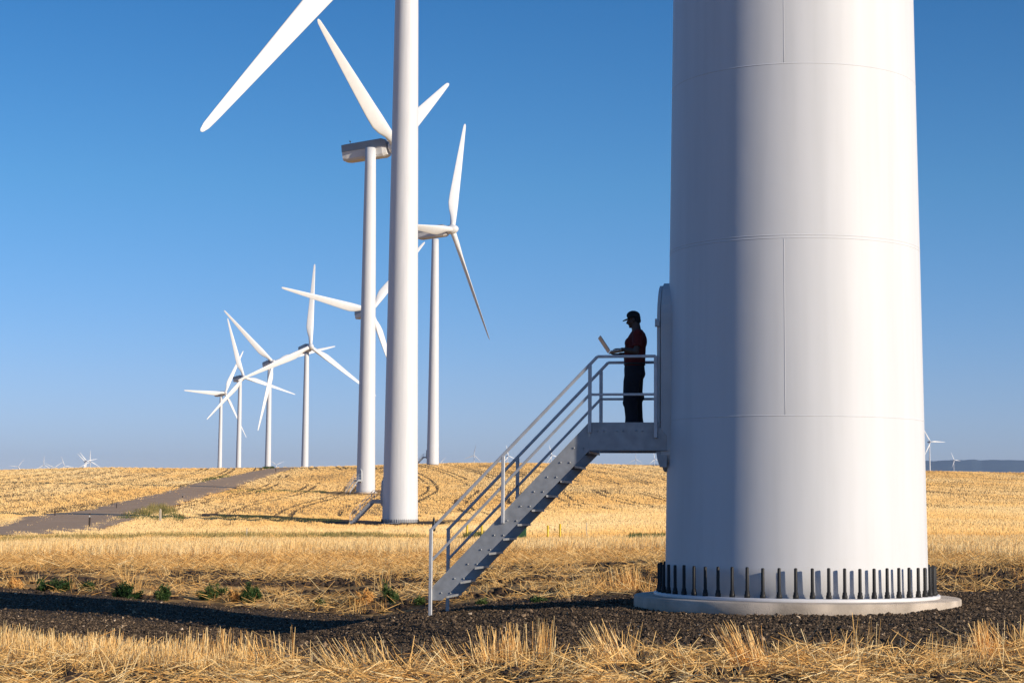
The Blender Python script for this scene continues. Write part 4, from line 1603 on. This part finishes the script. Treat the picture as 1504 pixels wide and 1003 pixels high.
V += [tuple(Vector(p) + Vector((0, 0, -.006))) for p in V]
for j in range(8):
    a, c_ = j * 2, 18 + j * 2
    F += [(a, a + 1, a + 3, a + 2), (c_, c_ + 2, c_ + 3, c_ + 1), (a + 1, c_ + 1, c_ + 3, a + 3), (a, a + 2, c_ + 2, c_)]
F += [(0, 18, 19, 1), (16, 17, 35, 34)]
b.add(V, F, True)
b.build("brim", M_CAP, cap)
b = MB()
b.lathe([(.008, -.003), (.010, .002), (.006, .006)], 10, hp(-.012, 0, .135))
b.build("button", M_CAP, cap)

b = MB()      # shirt: chest deep, belly a little forward, short sleeves to above the elbow
b.tube([(-.022, 0, .965), (-.018, 0, 1.02), (-.018, 0, 1.12), (-.025, 0, 1.22), (-.038, 0, 1.32), (-.055, 0, 1.40), (-.062, 0, 1.47), (-.052, 0, 1.525)],
       [(.158, .178), (.165, .185), (.168, .182), (.166, .186), (.158, .196), (.140, .192), (.118, .160), (.082, .088)], 24)
b.ball((.035, 0, 1.14), (.115, .15, .13))
b.ball((.028, .07, 1.32), (.105, .10, .10))
b.ball((.028, -.07, 1.32), (.105, .10, .10))
b.ball((-.120, .07, 1.36), (.085, .11, .14))
b.ball((-.120, -.07, 1.36), (.085, .11, .14))
for S, E_ in ((SH_L, EL_L), (SH_R, EL_R)):
    q = Vector(S).lerp(Vector(E_), .72)
    b.tube([(-.07, S[1] * .55, 1.445), (S[0], S[1], S[2] - .01), tuple(Vector(S).lerp(Vector(E_), .4)), tuple(q)], [.075, .083, .076, .074], 14)
    b.ball(S, .082)
shirt = fused("shirt", b, M_SHIRT, person, None, .011, 5)

b = MB()      # loose trousers with a thigh pocket, cuffs resting on the boots
b.tube([(-.018, 0, 1.02), (-.015, 0, .93), (-.022, 0, .84), (-.025, 0, .78)], [(.150, .172), (.160, .182), (.165, .185), (.13, .16)], 22)
for sy, fx in ((1, .030), (-1, -.022)):
    b.tube([(-.018, sy * .088, .90), (fx * .5, sy * .094, .72), (fx * .8 + .008, sy * .10, .52), (fx - .002, sy * .103, .36), (fx - .015, sy * .105, .18), (fx - .02, sy * .105, .055)],
           [(.135, .098), (.130, .098), (.118, .088), (.105, .082), (.098, .078), (.112, .084)], 18)
    b.ball((fx - .06, sy * .12, .50), (.075, .045, .09))
    b.ball((fx + .05, sy * .11, .40), (.075, .055, .085))
b.ball((-.07, .07, .86), (.11, .10, .11))
b.ball((-.07, -.07, .86), (.11, .10, .11))
fused("trousers", b, M_TROU, person, None, .011, 5)
b = MB()
b.tube([(-.018, 0, .985), (-.018, 0, 1.02)], [(.166, .186), (.166, .186)], 28)
b.build("belt", M_BOOT, person)
for sy, fx in ((1, .030), (-1, -.022)):
    b = MB()
    b.tube([(fx - .02, sy * .105, .14), (fx - .02, sy * .105, .06)], [.055, .062], 14)
    b.tube([(fx - .085, sy * .105, .045), (fx - .02, sy * .107, .055), (fx + .08, sy * .112, .048), (fx + .165, sy * .117, .036), (fx + .19, sy * .118, .03)],
           [(.036, .034), (.048, .046), (.050, .040), (.045, .030), (.022, .018)], 14)
    fused("boot", b, M_BOOT, person, None, .009, 3)
    # soles rest on the deck

# laptop: base held on the far forearm and hand, screen opened past upright
lap = empty("laptop", Mp @ Matrix.Translation((.255, 0, 1.205)) @ Matrix.Rotation(R(10), 4, 'Y') @ Matrix.Rotation(R(14), 4, 'Z'))
tag(lap, "open laptop held by the man on the platform, its screen leaning back", "laptop")
b = MB()
b.box((0, 0, 0), (.235, .33, .018), None, .005)
b.build("base", M_LAP, lap)
b = MB()
b.box((.02, 0, .0105), (.115, .29, .004), None, .001)
b.build("keyboard", M_KEY, lap)
b = MB()
b.box((-.075, 0, .0100), (.06, .10, .003), None, .001)
b.build("touchpad", M_KEY, lap)
Ml = Matrix.Translation((.120, 0, .010)) @ Matrix.Rotation(R(24 - 10 + 10), 4, 'Y')
b = MB()
b.box((.004, 0, .140), (.009, .34, .28), None, .004)
lid = b.build("lid", M_LAP, lap, Ml)
b = MB()
b.box((-.0025, 0, .145), (.004, .31, .235), None, .001)
b.build("screen", M_KEY, lid)

# ------------------------------------------------------------------ air
hz = bpy.data.materials.new("haze_air")
hz.use_nodes = True
t = hz.node_tree
t.nodes.remove(t.nodes["Principled BSDF"])
pv = t.nodes.new("ShaderNodeVolumePrincipled")
pv.inputs["Color"].default_value = (.58, .74, 1.0, 1)
pv.inputs["Density"].default_value = 2.3e-5
pv.inputs["Anisotropy"].default_value = .2
t.links.new(pv.outputs[0], t.nodes["Material Output"].inputs["Volume"])
b = MB()
b.add([(x, y, z) for z in (-220, 820) for x, y in ((-170000, -15500), (170000, -15500), (170000, 30000), (-170000, 30000))],
      [(3, 2, 1, 0), (4, 5, 6, 7), (0, 1, 5, 4), (1, 2, 6, 5), (2, 3, 7, 6), (3, 0, 4, 7)])
tag(b.build("haze", hz), kind='stuff')
